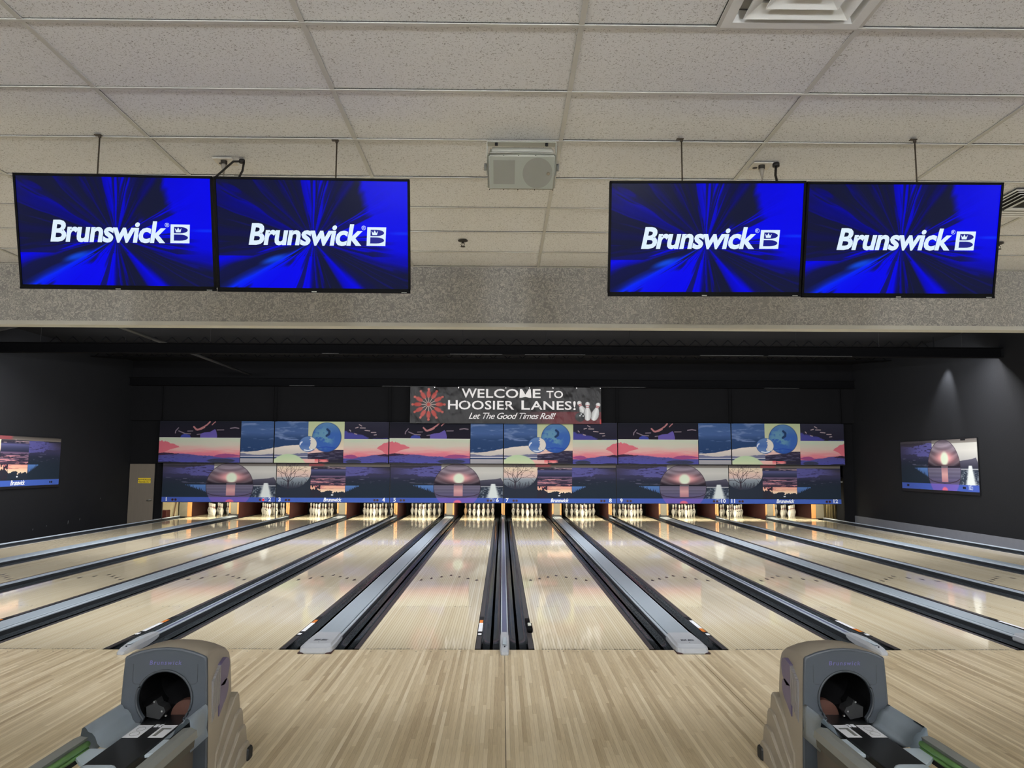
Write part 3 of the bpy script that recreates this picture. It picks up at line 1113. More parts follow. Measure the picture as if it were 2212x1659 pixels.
def narrow_cap(cx, lo, outer=None):
    hw = 0.037
    if outer:
        lab = 'narrow grey divider rail along the outer gutter of lane %s' % NUM[outer-1]
    else:
        lab = 'narrow grey divider cap between lanes %s and %s' % (NUM[lo-1], NUM[lo])
    t = empty('division_cap', (cx, 0, 0), label=lab, cat='divider', group='grey divider caps between lanes')
    bm = bmesh.new()
    bm_box(bm, -hw*0.62, hw*0.62, 0.25, 17.45, 0.0, 0.038)
    obj('channel', bm, M['capblue'], t)
    for s in (-1, 1):
        bm = bmesh.new()
        bm_prism(bm, [(s*hw*0.62, 0.032), (s*hw*0.98, 0.032), (s*hw*1.00, 0.038), (s*hw*0.92, 0.045), (s*hw*0.75, 0.048), (s*hw*0.62, 0.043)], 'y', 0.05, 17.45)
        obj('side_rim', bm, M['caprim'], t)
        bm = bmesh.new()
        bm_box(bm, min(s*hw*0.62, s*hw*0.97), max(s*hw*0.62, s*hw*0.97), 0.05, 17.45, -0.05, 0.0319)
        obj('side_skirt', bm, M['skirt'], t)
    # long nose sloping down over the foul line
    bm = bmesh.new()
    secs = [(-0.215, 0.026, 0.0, 0.012), (-0.20, 0.034, 0.0, 0.030), (-0.14, 0.040, 0.0, 0.046), (0.0, 0.044, -0.02, 0.062), (0.20, 0.044, -0.02, 0.068), (0.42, 0.040, 0.0, 0.060), (0.52, 0.034, 0.02, 0.052)]
    rows = []
    for y, h, zb, zt in secs:
        rows.append([bm.verts.new(p) for p in ((-h, y, zb), (h, y, zb), (h*1.02, y, zb+(zt-zb)*0.6), (h*0.80, y, zt), (h*0.5, y, zt-0.004), (-h*0.5, y, zt-0.004), (-h*0.80, y, zt), (-h*1.02, y, zb+(zt-zb)*0.6))])
    for a, b_ in zip(rows, rows[1:]):
        for k in range(8):
            j = (k+1) % 8
            bm.faces.new((a[k], a[j], b_[j], b_[k]))
    bm.faces.new(rows[0][::-1])
    bm.faces.new(rows[-1])
    ns = obj('nose', bm, M['nose'], t)
    bm = bmesh.new()
    bm_box(bm, -0.018, 0.018, -0.06, 0.22, 0.058, 0.0655, 0.006, 2)
    obj('raised_pad', bm, M['guide'], ns, True)
    bm = bmesh.new()
    bm_cyl(bm, (0, -0.10, 0.044), (0, -0.10, 0.056), 0.007, 10)
    obj('screw', bm, M['emblem'], ns)
    return t


for cx, w_, lo in DIVS:
    (wide_cap if w_ > 0.65 else narrow_cap)(cx, lo)
narrow_cap(LANES[0]-LW/2-GW-0.037, 0, 1)
narrow_cap(LANES[11]+LW/2+GW+0.037, 0, 12)

# ------------------------------------------------------------------ kickbacks between the pin decks
for cx, w_, lo in DIVS:
    wide = w_ > 0.65
    lab = '%s wooden kickback post between the pins of lanes %s and %s' % ('wide' if wide else 'narrow', NUM[lo-1], NUM[lo])
    t = empty('kickback', (cx, 17.5, 0), label=lab, cat='kickback', group='kickback posts between the pin decks')
    hw = 0.15 if wide else 0.052
    th = 0.048
    for s in (-1, 1):
        bm = bmesh.new()
        bm_box(bm, min(s*hw, s*(hw-th)), max(s*hw, s*(hw-th)), 0.012, 2.3, -0.05, 0.66)
        obj('side_panel', bm, M['kickside'], t)
        bm = bmesh.new()
        bm_box(bm, min(s*hw, s*(hw-th)), max(s*hw, s*(hw-th)), 0.0, 0.012, 0.05, 0.66)
        obj('front_edge', bm, M['kick'], t)
    if wide:
        bm = bmesh.new()
        bm_box(bm, -hw+th, hw-th, 0.008, 0.03, 0.05, 0.66)
        obj('cover_plate', bm, M['kickgrey'], t)
    bm = bmesh.new()
    bm_box(bm, -hw-0.01, hw+0.01, -0.06, -0.001, -0.03, 0.10, 0.01, 2)
    bm_cyl(bm, (-hw*0.8, -0.05, 0.12), (-hw*0.8, 0.0, 0.12), 0.02, 10)
    obj('foot_block', bm, M['frame'], t)
for s, ln in ((-1, 1), (1, 12)):
    x = s*9.96
    t = empty('kickback', (x, 17.5, 0), label='outer kickback wall beside the pins of lane %s, grey with a wooden edge' % NUM[ln-1], cat='kickback', group='kickback posts between the pin decks')
    bm = bmesh.new()
    bm_box(bm, -0.03, 0.03, 0.012, 2.3, -0.05, 0.66)
    obj('side_panel', bm, M['kickside'], t)
    bm = bmesh.new()
    bm_box(bm, min(-0.03*s, -0.17*s), max(-0.03*s, -0.17*s), 0.0, 0.012, 0.02, 0.66)
    obj('front_edge', bm, M['kick'], t)
    bm = bmesh.new()
    bm_box(bm, min(-0.03*s, 0.22*s), max(-0.03*s, 0.22*s), -0.02, 0.0, 0.02, 0.66)
    obj('cover_plate', bm, M['kickgrey'], t)
# pit curtains behind the pins and deck tubes in front of them
bmc = bmesh.new()
for k in range(24):
    x0_ = -0.52+k*1.04/24
    bm_box(bmc, x0_, x0_+0.04, 0.004*(k % 2), 0.012+0.004*(k % 2), -0.3, 0.75)
curt_me = shared('pit_curtain', bmc, M['frame'])
for i, cx in enumerate(LANES):
    tag(put('pit_curtain', curt_me, None, (cx, 19.78, 0)), 'black pit curtain behind the pins of lane %s' % NUM[i], 'curtain', 'pit curtains')
    t = empty('deck_lamp', (cx, 16.45, 0.74), label='bright tube lamp tucked behind the masking over the pins of lane %s' % NUM[i], cat='lamp', group='tube lamps behind the masking')
    bm = bmesh.new()
    bm_prism(bm, [(-0.10, 0.06), (0.10, 0.06), (0.14, 0.0), (0.12, 0.0), (0.08, 0.045), (-0.08, 0.045), (-0.12, -0.0), (-0.14, 0.0)], 'x', -0.6, 0.6)
    obj('reflector', bm, M['vent'], t)
    bm = bmesh.new()
    bm_cyl(bm, (-0.55, 0, 0.01), (0.55, 0, 0.01), 0.018, 12)
    obj('tube', bm, M['tube'], t, True)
    bm = bmesh.new()
    for x in (-0.5, 0.5):
        bm_cyl(bm, (x, 0, 0.058), (x, 0, 0.562), 0.006, 6)
    obj('hanger', bm, M['rod'], t)
    area('deck_lamp_light', (cx, 16.5, 0.715), 1.05, 0.10, P_DECK, (1.0, 0.91, 0.70), (cx, 18.4, 0.12))
# shelf closing the space above the pin decks
tag(box('pit_ceiling', XL, XR, 16.38, 20.3, 1.3, 1.34, M['black']), kind='structure')

# ------------------------------------------------------------------ pins
PIN = [(0.0, 0.0), (0.0255, 0.0), (0.0275, 0.004), (0.0315, 0.019), (0.0415, 0.057), (0.0500, 0.086), (0.0555, 0.105),
       (0.0605, 0.118), (0.0570, 0.149), (0.0530, 0.170), (0.0470, 0.184), (0.0375, 0.206), (0.0310, 0.219),
       (0.0255, 0.238), (0.0233, 0.254), (0.0240, 0.270), (0.0272, 0.296), (0.0310, 0.320), (0.0323, 0.343), (0.0300, 0.360), (0.0230, 0.372), (0.0120, 0.379), (0.0, 0.381)]
pin_me = shared('bowling_pin', lathe_bm(PIN, 20), M['pin'], True)
pinold_me = shared('bowling_pin_yellowed', lathe_bm(PIN, 20), M['pinold'], True)
band_me = shared('neck_stripe', lathe_bm([(0.0262, 0.2365), (0.0248, 0.2460)], 20), M['red'], True)
band2_me = shared('neck_stripe', lathe_bm([(0.0248, 0.258), (0.0254, 0.2675)], 20), M['red'], True)
bm = bmesh.new()
for k in range(6):
    a0 = -math.pi/2-0.36+k*0.12
    z0, z1 = 0.150+0.004*math.sin(k), 0.182-0.003*k
    vs = []
    for a, z in ((a0, z0), (a0+0.12, z0+0.002), (a0+0.12, z1-0.002), (a0, z1)):
        r_ = np.interp(z, [p[1] for p in PIN[1:]], [p[0] for p in PIN[1:]])+0.0012
        vs.append(bm.verts.new((r_*math.cos(a), r_*math.sin(a), z)))
    bm.faces.new(vs)
mark_me = shared('crown_mark', bm, M['ink'])
SPOTS = [(0, 0, 'head pin'), (-1, 1, 'second row left pin'), (1, 1, 'second row right pin'), (-2, 2, 'third row left pin'), (0, 2, 'third row middle pin'), (2, 2, 'third row right pin'),
         (-3, 3, 'back row far left pin'), (-1, 3, 'back row inner left pin'), (1, 3, 'back row inner right pin'), (3, 3, 'back row far right pin')]
marks = random.Random(21)
for i, cx in enumerate(LANES):
    for k, (px, row, nm) in enumerate(SPOTS):
        old = (i == 5 and k == 6)
        lab = '%s %s of the rack at the end of lane %s' % ('yellowed' if old else 'white', nm, NUM[i])
        p = put('bowling_pin', pinold_me if old else pin_me, None, (cx+px*0.1524, 18.29+row*0.264, 0.0))
        p.rotation_euler = (0, 0, marks.uniform(-0.5, 0.5))
        tag(p, lab, 'bowling pin', 'bowling pins racked on lane %s' % NUM[i])
        put('neck_stripe', band_me, p)
        put('neck_stripe', band2_me, p)
        if marks.random() < 0.45 or (i, k) in ((6, 6),):
            put('crown_mark', mark_me, p)['label'] = 'black printed mark'
# ------------------------------------------------------------------ masking art
def wisps(A, mask, col, sx, sy, th, seed, soft=0.08):
    n = fbm(A.X/sx, A.Y/sy, seed, 4)
    A.put(mask*sstep(th, th+soft, n), col)


def tree(A, x, y, L, ang, w, depth, r, col):
    if depth == 0 or L < 12:
        return
    x2, y2 = x+L*math.cos(ang), y-L*math.sin(ang)
    xm, ym = (x+x2)/2+r.uniform(-6, 6), (y+y2)/2+r.uniform(-5, 5)
    A.put(A.line([(x, y), (xm, ym), (x2, y2)], w), col)
    for d in ((-0.5, 0.45) if depth > 1 else (-0.3,)):
        tree(A, x2, y2, L*r.uniform(0.62, 0.82), ang+d+r.uniform(-0.2, 0.2), max(3.5, w*0.66), depth-1, r, col)


def sunset(A, x0, x1, y0, y1, cloud_side, flip):
    """pale green-beige sky over pink, hills and a violet lake"""
    R = A.rect(x0, x1, y0, y1)
    n = (fbm(A.X/260, A.Y/38, 5)-0.5)*90
    t = A.Y+n
    ys = np.array([y0, y0+110, y0+200, y0+270, y0+300])
    cols = [(176, 188, 166), (188, 180, 166), (202, 158, 152), (206, 120, 130), (196, 108, 128)]
    g = np.stack([np.interp(t, ys, [c[i] for c in cols]) for i in range(3)], -1)
    A.put(R, g)
    u = (A.X-x0)/(x1-x0)
    if flip:
        u = 1-u
    edge = np.interp(u, [0, 0.10, 0.17, 0.24, 0.28, 1], [y0+50, y0+70, y0+110, y0+140, y0+200, y0+900])+(fbm(A.X/30, A.Y/30, 9)-0.5)*40
    low = np.interp(u, [0, 0.14, 0.3, 1], [y0+300, y0+205, y0+150, y0])
    A.put(R*sstep(-4, 4, A.Y-edge)*sstep(-4, 4, low-A.Y), (194, 100, 112))
    # hills
    hl = np.interp(u, [0, .06, .12, .2, .35, .5, .7, .8, 1], [275, 262, 265, 278, 282, 310, 318, 345, 340])+y0+(fbm(A.X/40, A.Y*0, 3)-0.5)*8
    A.put(R*sstep(-2, 2, A.Y-hl), A.vgrad([(y0+270, (84, 70, 120)), (y0+340, (76, 76, 136)), (y1, (74, 74, 148))]))
    A.put(R*sstep(-2, 2, A.Y-hl)*sstep(-2, 2, np.interp(u, [0, .22, .3], [310, 292, 260])+y0-A.Y), (54, 38, 56))
    pk = np.interp(u, [.66, .74, .82, .92, 1], [330, 288, 276, 286, 310])+y0
    A.put(R*(u > .66)*sstep(-2, 2, A.Y-pk)*sstep(-3, 3, np.interp(u, [.66, .8, 1], [330, 350, 322])+y0-A.Y), (140, 70, 116))
    A.put(R*A.ell(x0+(x1-x0)*(.77 if not flip else .23), y0+400, (x1-x0)*.17, 38, 0.1), (52, 56, 78))
    A.put(R*A.ell(x0+(x1-x0)*(.1 if not flip else .85), y1+8, (x1-x0)*.2, 22, 0.1), (38, 36, 56))
    wisps(A, R*(A.Y > hl+20), (58, 54, 96), 60, 8, 0.66, 31)


def bluesky(A, x0, x1, y0, y1, band):
    R = A.rect(x0, x1, y0, y1)
    A.put(R, A.vgrad([(y0, (58, 84, 128)), (y0+200, (66, 90, 136)), (y0+300, (44, 66, 104)), (y0+540, (36, 58, 96))]))
    wisps(A, R*(A.Y < y0+330), (104, 122, 162), 190, 42, 0.52, 41, 0.25)
    wisps(A, R*(A.Y > y0+430), (150, 164, 190), 120, 14, 0.66, 43)
    bl = A.interp(band)+(fbm(A.X/50, A.Y/50, 6)-.5)*14
    A.put(R*sstep(-3, 3, A.Y-bl), A.vgrad([(y0+450, (206, 196, 186)), (y0+560, (186, 178, 172))]))
    hl = y0+572+18*np.sin(A.X/130.0)+(fbm(A.X/80, A.Y*0, 8)-.5)*24
    A.put(R*sstep(-3, 3, A.Y-hl), (104, 106, 132))
    A.put(R*sstep(-2, 2, A.Y-(y0+612)), (190, 188, 194))
    A.put(R*sstep(-2, 2, A.Y-(y0+627)), (30, 50, 88))
    A.put(R*sstep(-2, 2, A.Y-(y0+650)), A.vgrad([(y0+650, (156, 154, 158)), (y1, (142, 140, 146))]))


def design_a_upper():
    A = Art(40, 2110, 75, 800, 400, 140)
    A.put(1, (30, 28, 40))
    T = A.rect(40, 1512, 75, 365)
    A.put(T, A.vgrad([(75, (24, 25, 34)), (365, (32, 28, 40))]))
    for pts, w in (([(655, 175), (700, 225), (745, 220), (830, 180), (900, 135), (945, 88)], 24), ([(655, 175), (720, 232), (790, 215), (850, 185)], 22),
                   ([(985, 140), (1015, 110), (1042, 88)], 16)):
        A.put(T*A.line(pts, w), (168, 112, 114))
    for pts, w in (([(325, 285), (330, 250), (378, 195)], 16), ([(385, 250), (500, 296), (600, 300)], 16), ([(545, 252), (640, 250)], 12), ([(720, 312), (770, 305)], 14), ([(1080, 230), (1200, 228)], 14), ([(1320, 200), (1400, 188), (1470, 200)], 18)):
        A.put(T*A.line(pts, w), (124, 110, 122))
    A.put(T*sstep(-3, 3, A.Y-A.interp([(410, 372), (440, 320), (500, 300), (590, 322), (610, 372)]))*(A.X > 415)*(A.X < 605), (58, 66, 140))
    A.put(T*sstep(-3, 3, A.Y-A.interp([(770, 300), (850, 275), (950, 265), (1040, 215), (1060, 240), (1085, 330)]))*(A.X > 780)*(A.X < 1082), (92, 80, 150))
    sunset(A, 40, 1508, 368, 800, 0, False)
    bluesky(A, 1515, 2110, 75, 800, [(1500, 618), (1800, 596), (2000, 560), (2110, 535)])
    A.put(A.line([(42, 367), (1510, 372)], 7), (196, 196, 186))
    return A


def design_b_upper():
    A = Art(75, 2110, 80, 805, 400, 140)
    bluesky(A, 75, 672, 80, 805, [(75, 545), (250, 510), (520, 488), (672, 485)])
    C_ = A.rect(672, 1318, 80, 575)
    A.put(C_, A.vgrad([(80, (168, 178, 140)), (330, (180, 182, 150)), (575, (214, 190, 172))]))
    P = A.rect(672, 1305, 572, 805)
    A.put(P, A.vgrad([(572, (54, 46, 62)), (690, (44, 42, 62)), (745, (40, 38, 54))]))
    hl = A.interp([(600, 655), (800, 630), (1000, 612), (1150, 578), (1310, 570)])
    A.put(P*sstep(-4, 4, hl-A.Y), (214, 176, 168))
    wisps(A, P*(A.Y < 740), (92, 88, 112), 220, 12, 0.58, 3)
    A.put(A.rect(560, 1050, 742, 805)*sstep(0, 60, 1050-A.X+(fbm(A.X/60, A.Y/10, 4)-.5)*140), A.vgrad([(742, (210, 96, 106)), (805, (222, 160, 152))]))
    A.put(A.rect(560, 800, 742, 805), (214, 168, 160))
    wisps(A, A.rect(860, 1305, 742, 805), (46, 44, 54), 120, 20, 0.45, 12)
    T = A.rect(1318, 2110, 80, 382)
    A.put(T, A.vgrad([(80, (42, 42, 56)), (382, (34, 32, 46))]))
    A.put(T*sstep(-20, 20, A.Y-A.interp([(1318, 250), (1500, 280), (1660, 330), (1760, 382)])+(fbm(A.X/50, A.Y/20, 7)-.5)*70), (66, 66, 134))
    for pts in ([(1515, 190), (1560, 178)], [(1600, 188), (1690, 190)], [(1580, 130), (1625, 155)], [(1685, 232), (1770, 240)], [(1800, 268), (1880, 268)], [(1410, 225), (1430, 245)], [(1850, 312), (1890, 308)], [(1500, 290), (1540, 300)]):
        A.put(T*A.line(pts, 14), (164, 146, 150))
    sunset(A, 1308, 2110, 384, 805, 1, True)
    # spheres
    A.put(A.ell(1005, 355, 262), (38, 60, 104))
    G = A.ell(1005, 355, 254)
    A.put(G, A.vgrad([(100, (84, 120, 158)), (300, (56, 92, 158)), (500, (56, 92, 160)), (610, (44, 78, 152))]))
    q = fbm(A.X/95, A.Y/80, 15)
    A.put(G*sstep(0.42, 0.60, q)*sstep(260, 100, np.hypot(A.X-930, A.Y-360)), (92, 134, 160))
    A.put(G*A.line([(1010, 215), (1050, 250), (1045, 300), (1000, 330)], 34), (34, 54, 88))
    A.put(G*A.line([(850, 540), (1000, 525), (1150, 545)], 18)*0.7, (40, 66, 150))
    A.put(A.ell(675, 475, 160, 138), (60, 84, 130))
    S_ = A.ell(675, 475, 153, 131)
    A.put(S_, A.vgrad([(345, (92, 120, 166)), (480, (72, 102, 158)), (605, (104, 130, 174))]))
    A.put(S_*(A.X+(fbm(A.X/22, A.Y/22, 2)-.5)*90 > 705)*sstep(0, 20, 575-A.Y), (206, 200, 190))
    A.put(S_*A.line([(610, 580), (680, 592), (750, 572)], 16), (214, 220, 226))
    A.put(S_*A.line([(528, 490), (545, 455), (565, 440)], 22), (196, 206, 222))
    # pale moon rising out of the lower panel
    A.put(A.ell(330, 960, 352, 308), A.vgrad([(655, (168, 190, 154)), (805, (188, 196, 160))]))
    return A


def lake(A, x0, x1, flip, y0=805):
    R = A.rect(x0, x1, y0, 1440)
    A.put(R, A.vgrad([(y0, (40, 38, 46)), (y0+60, (58, 54, 66)), (y0+90, (62, 58, 80)), (1050, (52, 52, 78)), (1110, (40, 44, 60)), (1200, (36, 44, 56)), (1440, (34, 44, 56))]))
    u = (A.X-x0)/(x1-x0)
    if flip:
        u = 1-u
    top = 868+22*np.sin(u*5)+(fbm(A.X/90, A.Y/20, 4)-.5)*36
    bot = np.interp(u, [0, .2, .45, .55, .8, 1], [990, 1000, 998, 1035, 1040, 1050])+(fbm(A.X/70, A.Y/20, 14)-.5)*26
    k = sstep(-6, 6, A.Y-top)*sstep(-6, 6, bot-A.Y)*sstep(-0.1, 0.6, u)
    A.put(R*k, (84, 82, 138))
    wisps(A, R*k, (50, 46, 74), 90, 11, 0.62, 23)
    wisps(A, R*(A.Y > 1060)*(A.Y < 1190), (84, 84, 104), 160, 12, 0.66, 27)
    A.put(R*sstep(-2, 2, (868-40)-A.Y+15*fbm(A.X/60, A.Y/9, 19)), (66, 62, 68))


def firs(A, xa, xb, ya, yb, y_top):
    """blue wedge of sky with a fir line falling from (xa,ya) to (xb,yb)"""
    x_lo, x_hi = min(xa, xb), max(xa, xb)
    R = A.rect(x_lo, x_hi, y_top, 1440)
    line = np.interp(A.X if xa < xb else -A.X, [xa, xb] if xa < xb else [-xa, -xb], [ya, yb])
    spik = 46*np.abs(np.mod(A.X/30.0, 1)-0.5)*2*(0.4+vnoise(A.X/30, A.X*0, 3))
    A.put(R*sstep(-3, 3, line-spik-A.Y), A.vgrad([(y_top, (82, 116, 172)), (1340, (64, 92, 140))]))


def design_a_lower():
    A = Art(70, 2130, 805, 1525, 400, 140)
    lake(A, 70, 1000, False)
    firs(A, 470, 860, 1215, 1345, 1205)
    R = A.rect(1000, 2130, 805, 1440)
    A.put(R, A.vgrad([(805, (96, 90, 88)), (856, (120, 116, 110)), (858, (176, 174, 168)), (960, (186, 184, 178)), (1100, (164, 162, 160)), (1180, (150, 150, 150))]))
    hl = A.interp([(1690, 1110), (1800, 1098), (1900, 1090), (2000, 1082), (2090, 1062), (2130, 1130)])
    A.put(R*sstep(-3, 3, A.Y-hl), A.vgrad([(1080, (82, 80, 94)), (1200, (52, 52, 66))]))
    A.put(R*(A.Y > 1208), (46, 54, 68))
    A.put(R*A.rect(1700, 2130, 1216, 1228), (150, 152, 158))
    n = fbm(A.X/34, A.Y/9, 33, 3)
    A.put(R*(A.Y > 1230)*sstep(0.55, 0.66, n), (112, 120, 130))
    wv = 40+(A.Y-1170)*0.36
    k = sstep(1.25, 0.5, np.abs(A.X-1950)/wv)
    A.put(R*(A.Y > 1172)*k*sstep(0.36, 0.5, fbm(A.X/22, A.Y/10, 35, 3)+0.35*k), (206, 212, 210))
    # glass sphere
    S_ = A.ell(1290, 1230, 432, 432, 0.012)
    S2 = A.ell(1290, 1230, 424, 424, 0.012)
    A.put(S_*(A.Y < 1440), (48, 42, 52))
    up = S2*(A.Y < 1205)
    bands = 14*np.sin((A.Y+((A.X-1300)**2)/1500.0)/17.0)+26*(fbm(A.X/300, (A.Y+((A.X-1300)**2)/1600.0)/24, 5)-0.5)
    base = A.vgrad([(805, (86, 78, 86)), (900, (132, 120, 132)), (980, (98, 88, 98)), (1080, (92, 80, 88)), (1170, (52, 46, 54))])
    A.put(up, np.clip(base+bands[..., None], 10, 255))
    g = np.exp(-(((A.X-1322)/230.0)**2+((A.Y-1062)/76.0)**2))
    A.put(up*np.clip(g*1.2, 0, 1), (218, 146, 150))
    A.put(up*np.clip(np.exp(-(((A.X-1322)/120.0)**2+((A.Y-1066)/70.0)**2))*0.9, 0, 1), (222, 176, 166))
    A.put(up*A.ell(1322, 1075, 96, 96, 0.30)*sstep(1172, 1150, A.Y), (206, 216, 194))
    A.put(S2*A.rect(800, 1800, 1176, 1203), (34, 31, 42))
    A.put(S2*A.rect(1230, 1400, 1180, 1205), (96, 88, 96))
    lo = S2*(A.Y >= 1205)*(A.Y < 1440)
    A.put(lo, np.clip(A.vgrad([(1205, (104, 98, 116)), (1320, (90, 86, 108)), (1440, (84, 76, 112))])+6*np.sin(A.Y/9.0)[..., None], 0, 255))
    A.put(lo*sstep(90, 74, np.abs(A.X-1312))*(A.Y < 1402), A.vgrad([(1205, (150, 112, 122)), (1300, (196, 150, 148)), (1400, (168, 118, 128))]))
    A.put(lo*A.line([(865, 1352), (980, 1395), (1150, 1418), (1300, 1422), (1450, 1416), (1600, 1392), (1712, 1350)], 12), (58, 48, 62))
    A.put(A.rect(70, 2130, 1437, 1525), (66, 88, 168))
    A.put(A.rect(70, 2130, 1437, 1525)*S2, (106, 90, 172))
    A.put(A.ell(1300, 1522, 72, 46, 0.25), (212, 104, 132))
    A.put(A.rect(1560, 2130, 1437, 1525)*sstep(1.2, 0.4, np.abs(A.X-1935)/60)*sstep(.46, .6, fbm(A.X/18, A.Y/9, 39, 3))*(A.Y < 1500), (168, 178, 206))
    return A


def design_b_lower():
    A = Art(75, 2100, 815, 1535, 400, 140)
    A.put(1, (44, 50, 62))
    A.put(A.rect(75, 2100, 815, 870), A.vgrad([(815, (70, 66, 62)), (868, (112, 104, 98))]))
    A.put(A.rect(650, 960, 815, 862)*sstep(0, 80, 960-A.X), (130, 70, 74))
    A.put(A.rect(75, 690, 868, 1450), A.vgrad([(868, (196, 184, 164)), (960, (200, 170, 160)), (1080, (70, 74, 86)), (1200, (46, 52, 64))]))
    Mn = A.ell(330, 960, 356, 316, 0.01)
    A.put(A.rect(75, 690, 868, 1450)*(1-Mn)*(A.Y > 900), (42, 48, 60))
    A.put(Mn*(A.Y > 868), A.vgrad([(868, (214, 200, 172)), (980, (212, 182, 168)), (1055, (196, 172, 166)), (1085, (140, 148, 156)), (1180, (104, 112, 120)), (1245, (60, 66, 78)), (1280, (44, 50, 62))]))
    r = random.Random(4)
    ink = (52, 42, 50)
    for a, L in ((1.95, 150), (1.25, 150), (0.75, 140), (2.6, 120), (1.6, 90)):
        tree(A, 285, 1160, L, a, 10, 5, r, ink)
    A.put(A.line([(280, 1270), (285, 1150)], 22), ink)
    for k in range(46):
        x = r.uniform(80, 660)
        y = 1262-0.0011*(x-360)**2*0
        A.put(Mn*A.line([(x, 1290), (x+r.uniform(-30, 50), r.uniform(1130, 1230))], 7), (56, 56, 68))
    A.put(A.rect(75, 690, 1262, 1450)*sstep(0, 30, A.Y-1262+(fbm(A.X/40, A.Y/40, 9)-.5)*50), (42, 48, 60))
    P = A.rect(684, 1308, 872, 1450)
    A.put(P, A.vgrad([(872, (66, 60, 66)), (905, (44, 42, 58)), (935, (84, 84, 124)), (985, (58, 60, 86)), (1035, (44, 46, 66)), (1045, (96, 80, 106)), (1110, (122, 96, 114)), (1180, (96, 74, 92)), (1220, (50, 44, 58))]))
    wisps(A, P*(A.Y > 1095)*(A.Y < 1215), (206, 140, 144), 210, 16, 0.50, 51, 0.06)
    wisps(A, P*(A.Y > 1060)*(A.Y < 1215), (52, 46, 62), 230, 14, 0.56, 53, 0.05)
    wisps(A, A.rect(684, 1308, 860, 910), (176, 150, 156), 260, 12, 0.55, 57)
    B_ = A.rect(684, 1305, 1222, 1450)
    A.put(B_, A.vgrad([(1222, (226, 158, 142)), (1290, (234, 188, 156)), (1350, (238, 214, 184))]))
    wisps(A, B_*(A.Y < 1285)*(A.X > 760), (190, 116, 118), 200, 12, 0.55, 59, 0.04)
    tl = A.interp([(684, 1325), (720, 1300), (800, 1280), (850, 1330), (890, 1350), (980, 1322), (1060, 1318), (1090, 1350), (1150, 1338), (1180, 1352), (1240, 1330), (1305, 1350)])+(fbm(A.X/14, A.X*0, 8)-.5)*26
    A.put(B_*sstep(-2, 2, A.Y-tl), (40, 46, 58))
    A.put(B_*sstep(.47, .52, fbm(A.X/24, A.Y/24, 61, 3))*(A.X < 860)*(A.Y > 1225), (46, 42, 52))
    A.put(B_*A.ell(1085, 1358, 14, 10), (226, 200, 180))
    A.put(B_*A.ell(1075, 1398, 20, 11), (220, 224, 228))
    lake(A, 1308, 2100, True, 872)
    firs(A, 1560, 1306, 1240, 1360, 1222)
    A.put(A.rect(75, 2100, 1450, 1535), (68, 96, 178))
    return A


ART_AU = design_a_upper().mesh('masking_print', 3.385, 1.225, 1.0)
ART_BU = design_b_upper().mesh('masking_print', 3.385, 1.225, 1.0)
ART_AL = design_a_lower().mesh('masking_print', 3.352, 1.14, 1.0)
ART_BL = design_b_lower().mesh('masking_print', 3.352, 1.14, 1.0)
for me in (ART_AU, ART_BU, ART_AL, ART_BL):
    me.materials.append(M['band_art'])
ring_me = shared('indicator_lamp', bm_cyl(bmesh.new(), (0, -0.003, 0), (0, 0.004, 0), 0.036, 14), M['lampdark'])
ring2_me = shared('indicator_centre', bm_cyl(bmesh.new(), (0, -0.006, 0), (0, -0.002, 0), 0.016, 12), M['frame'])
ringl_me = shared('indicator_lamp', bm_cyl(bmesh.new(), (0, -0.004, 0), (0, 0.004, 0), 0.036, 14), M['lamplit'])


def backing(name, w, h, t, m=None):
    bm = bmesh.new()
    bm_box(bm, -w/2-0.006, w/2+0.006, 0.003, 0.055, -0.012, h+0.012, 0.004, 1)
    return obj(name, bm, m or M['frame'], t)


def logo(t, loc, h, rot=(math.pi/2, 0, 0), m=None, name='logo_lettering'):
    o = text(name, 'Brunswick', m or M['white'], t, loc, rot, size=h, bold=0.030, sx=0.86, shear=0.20, spacing=0.93)
    return o


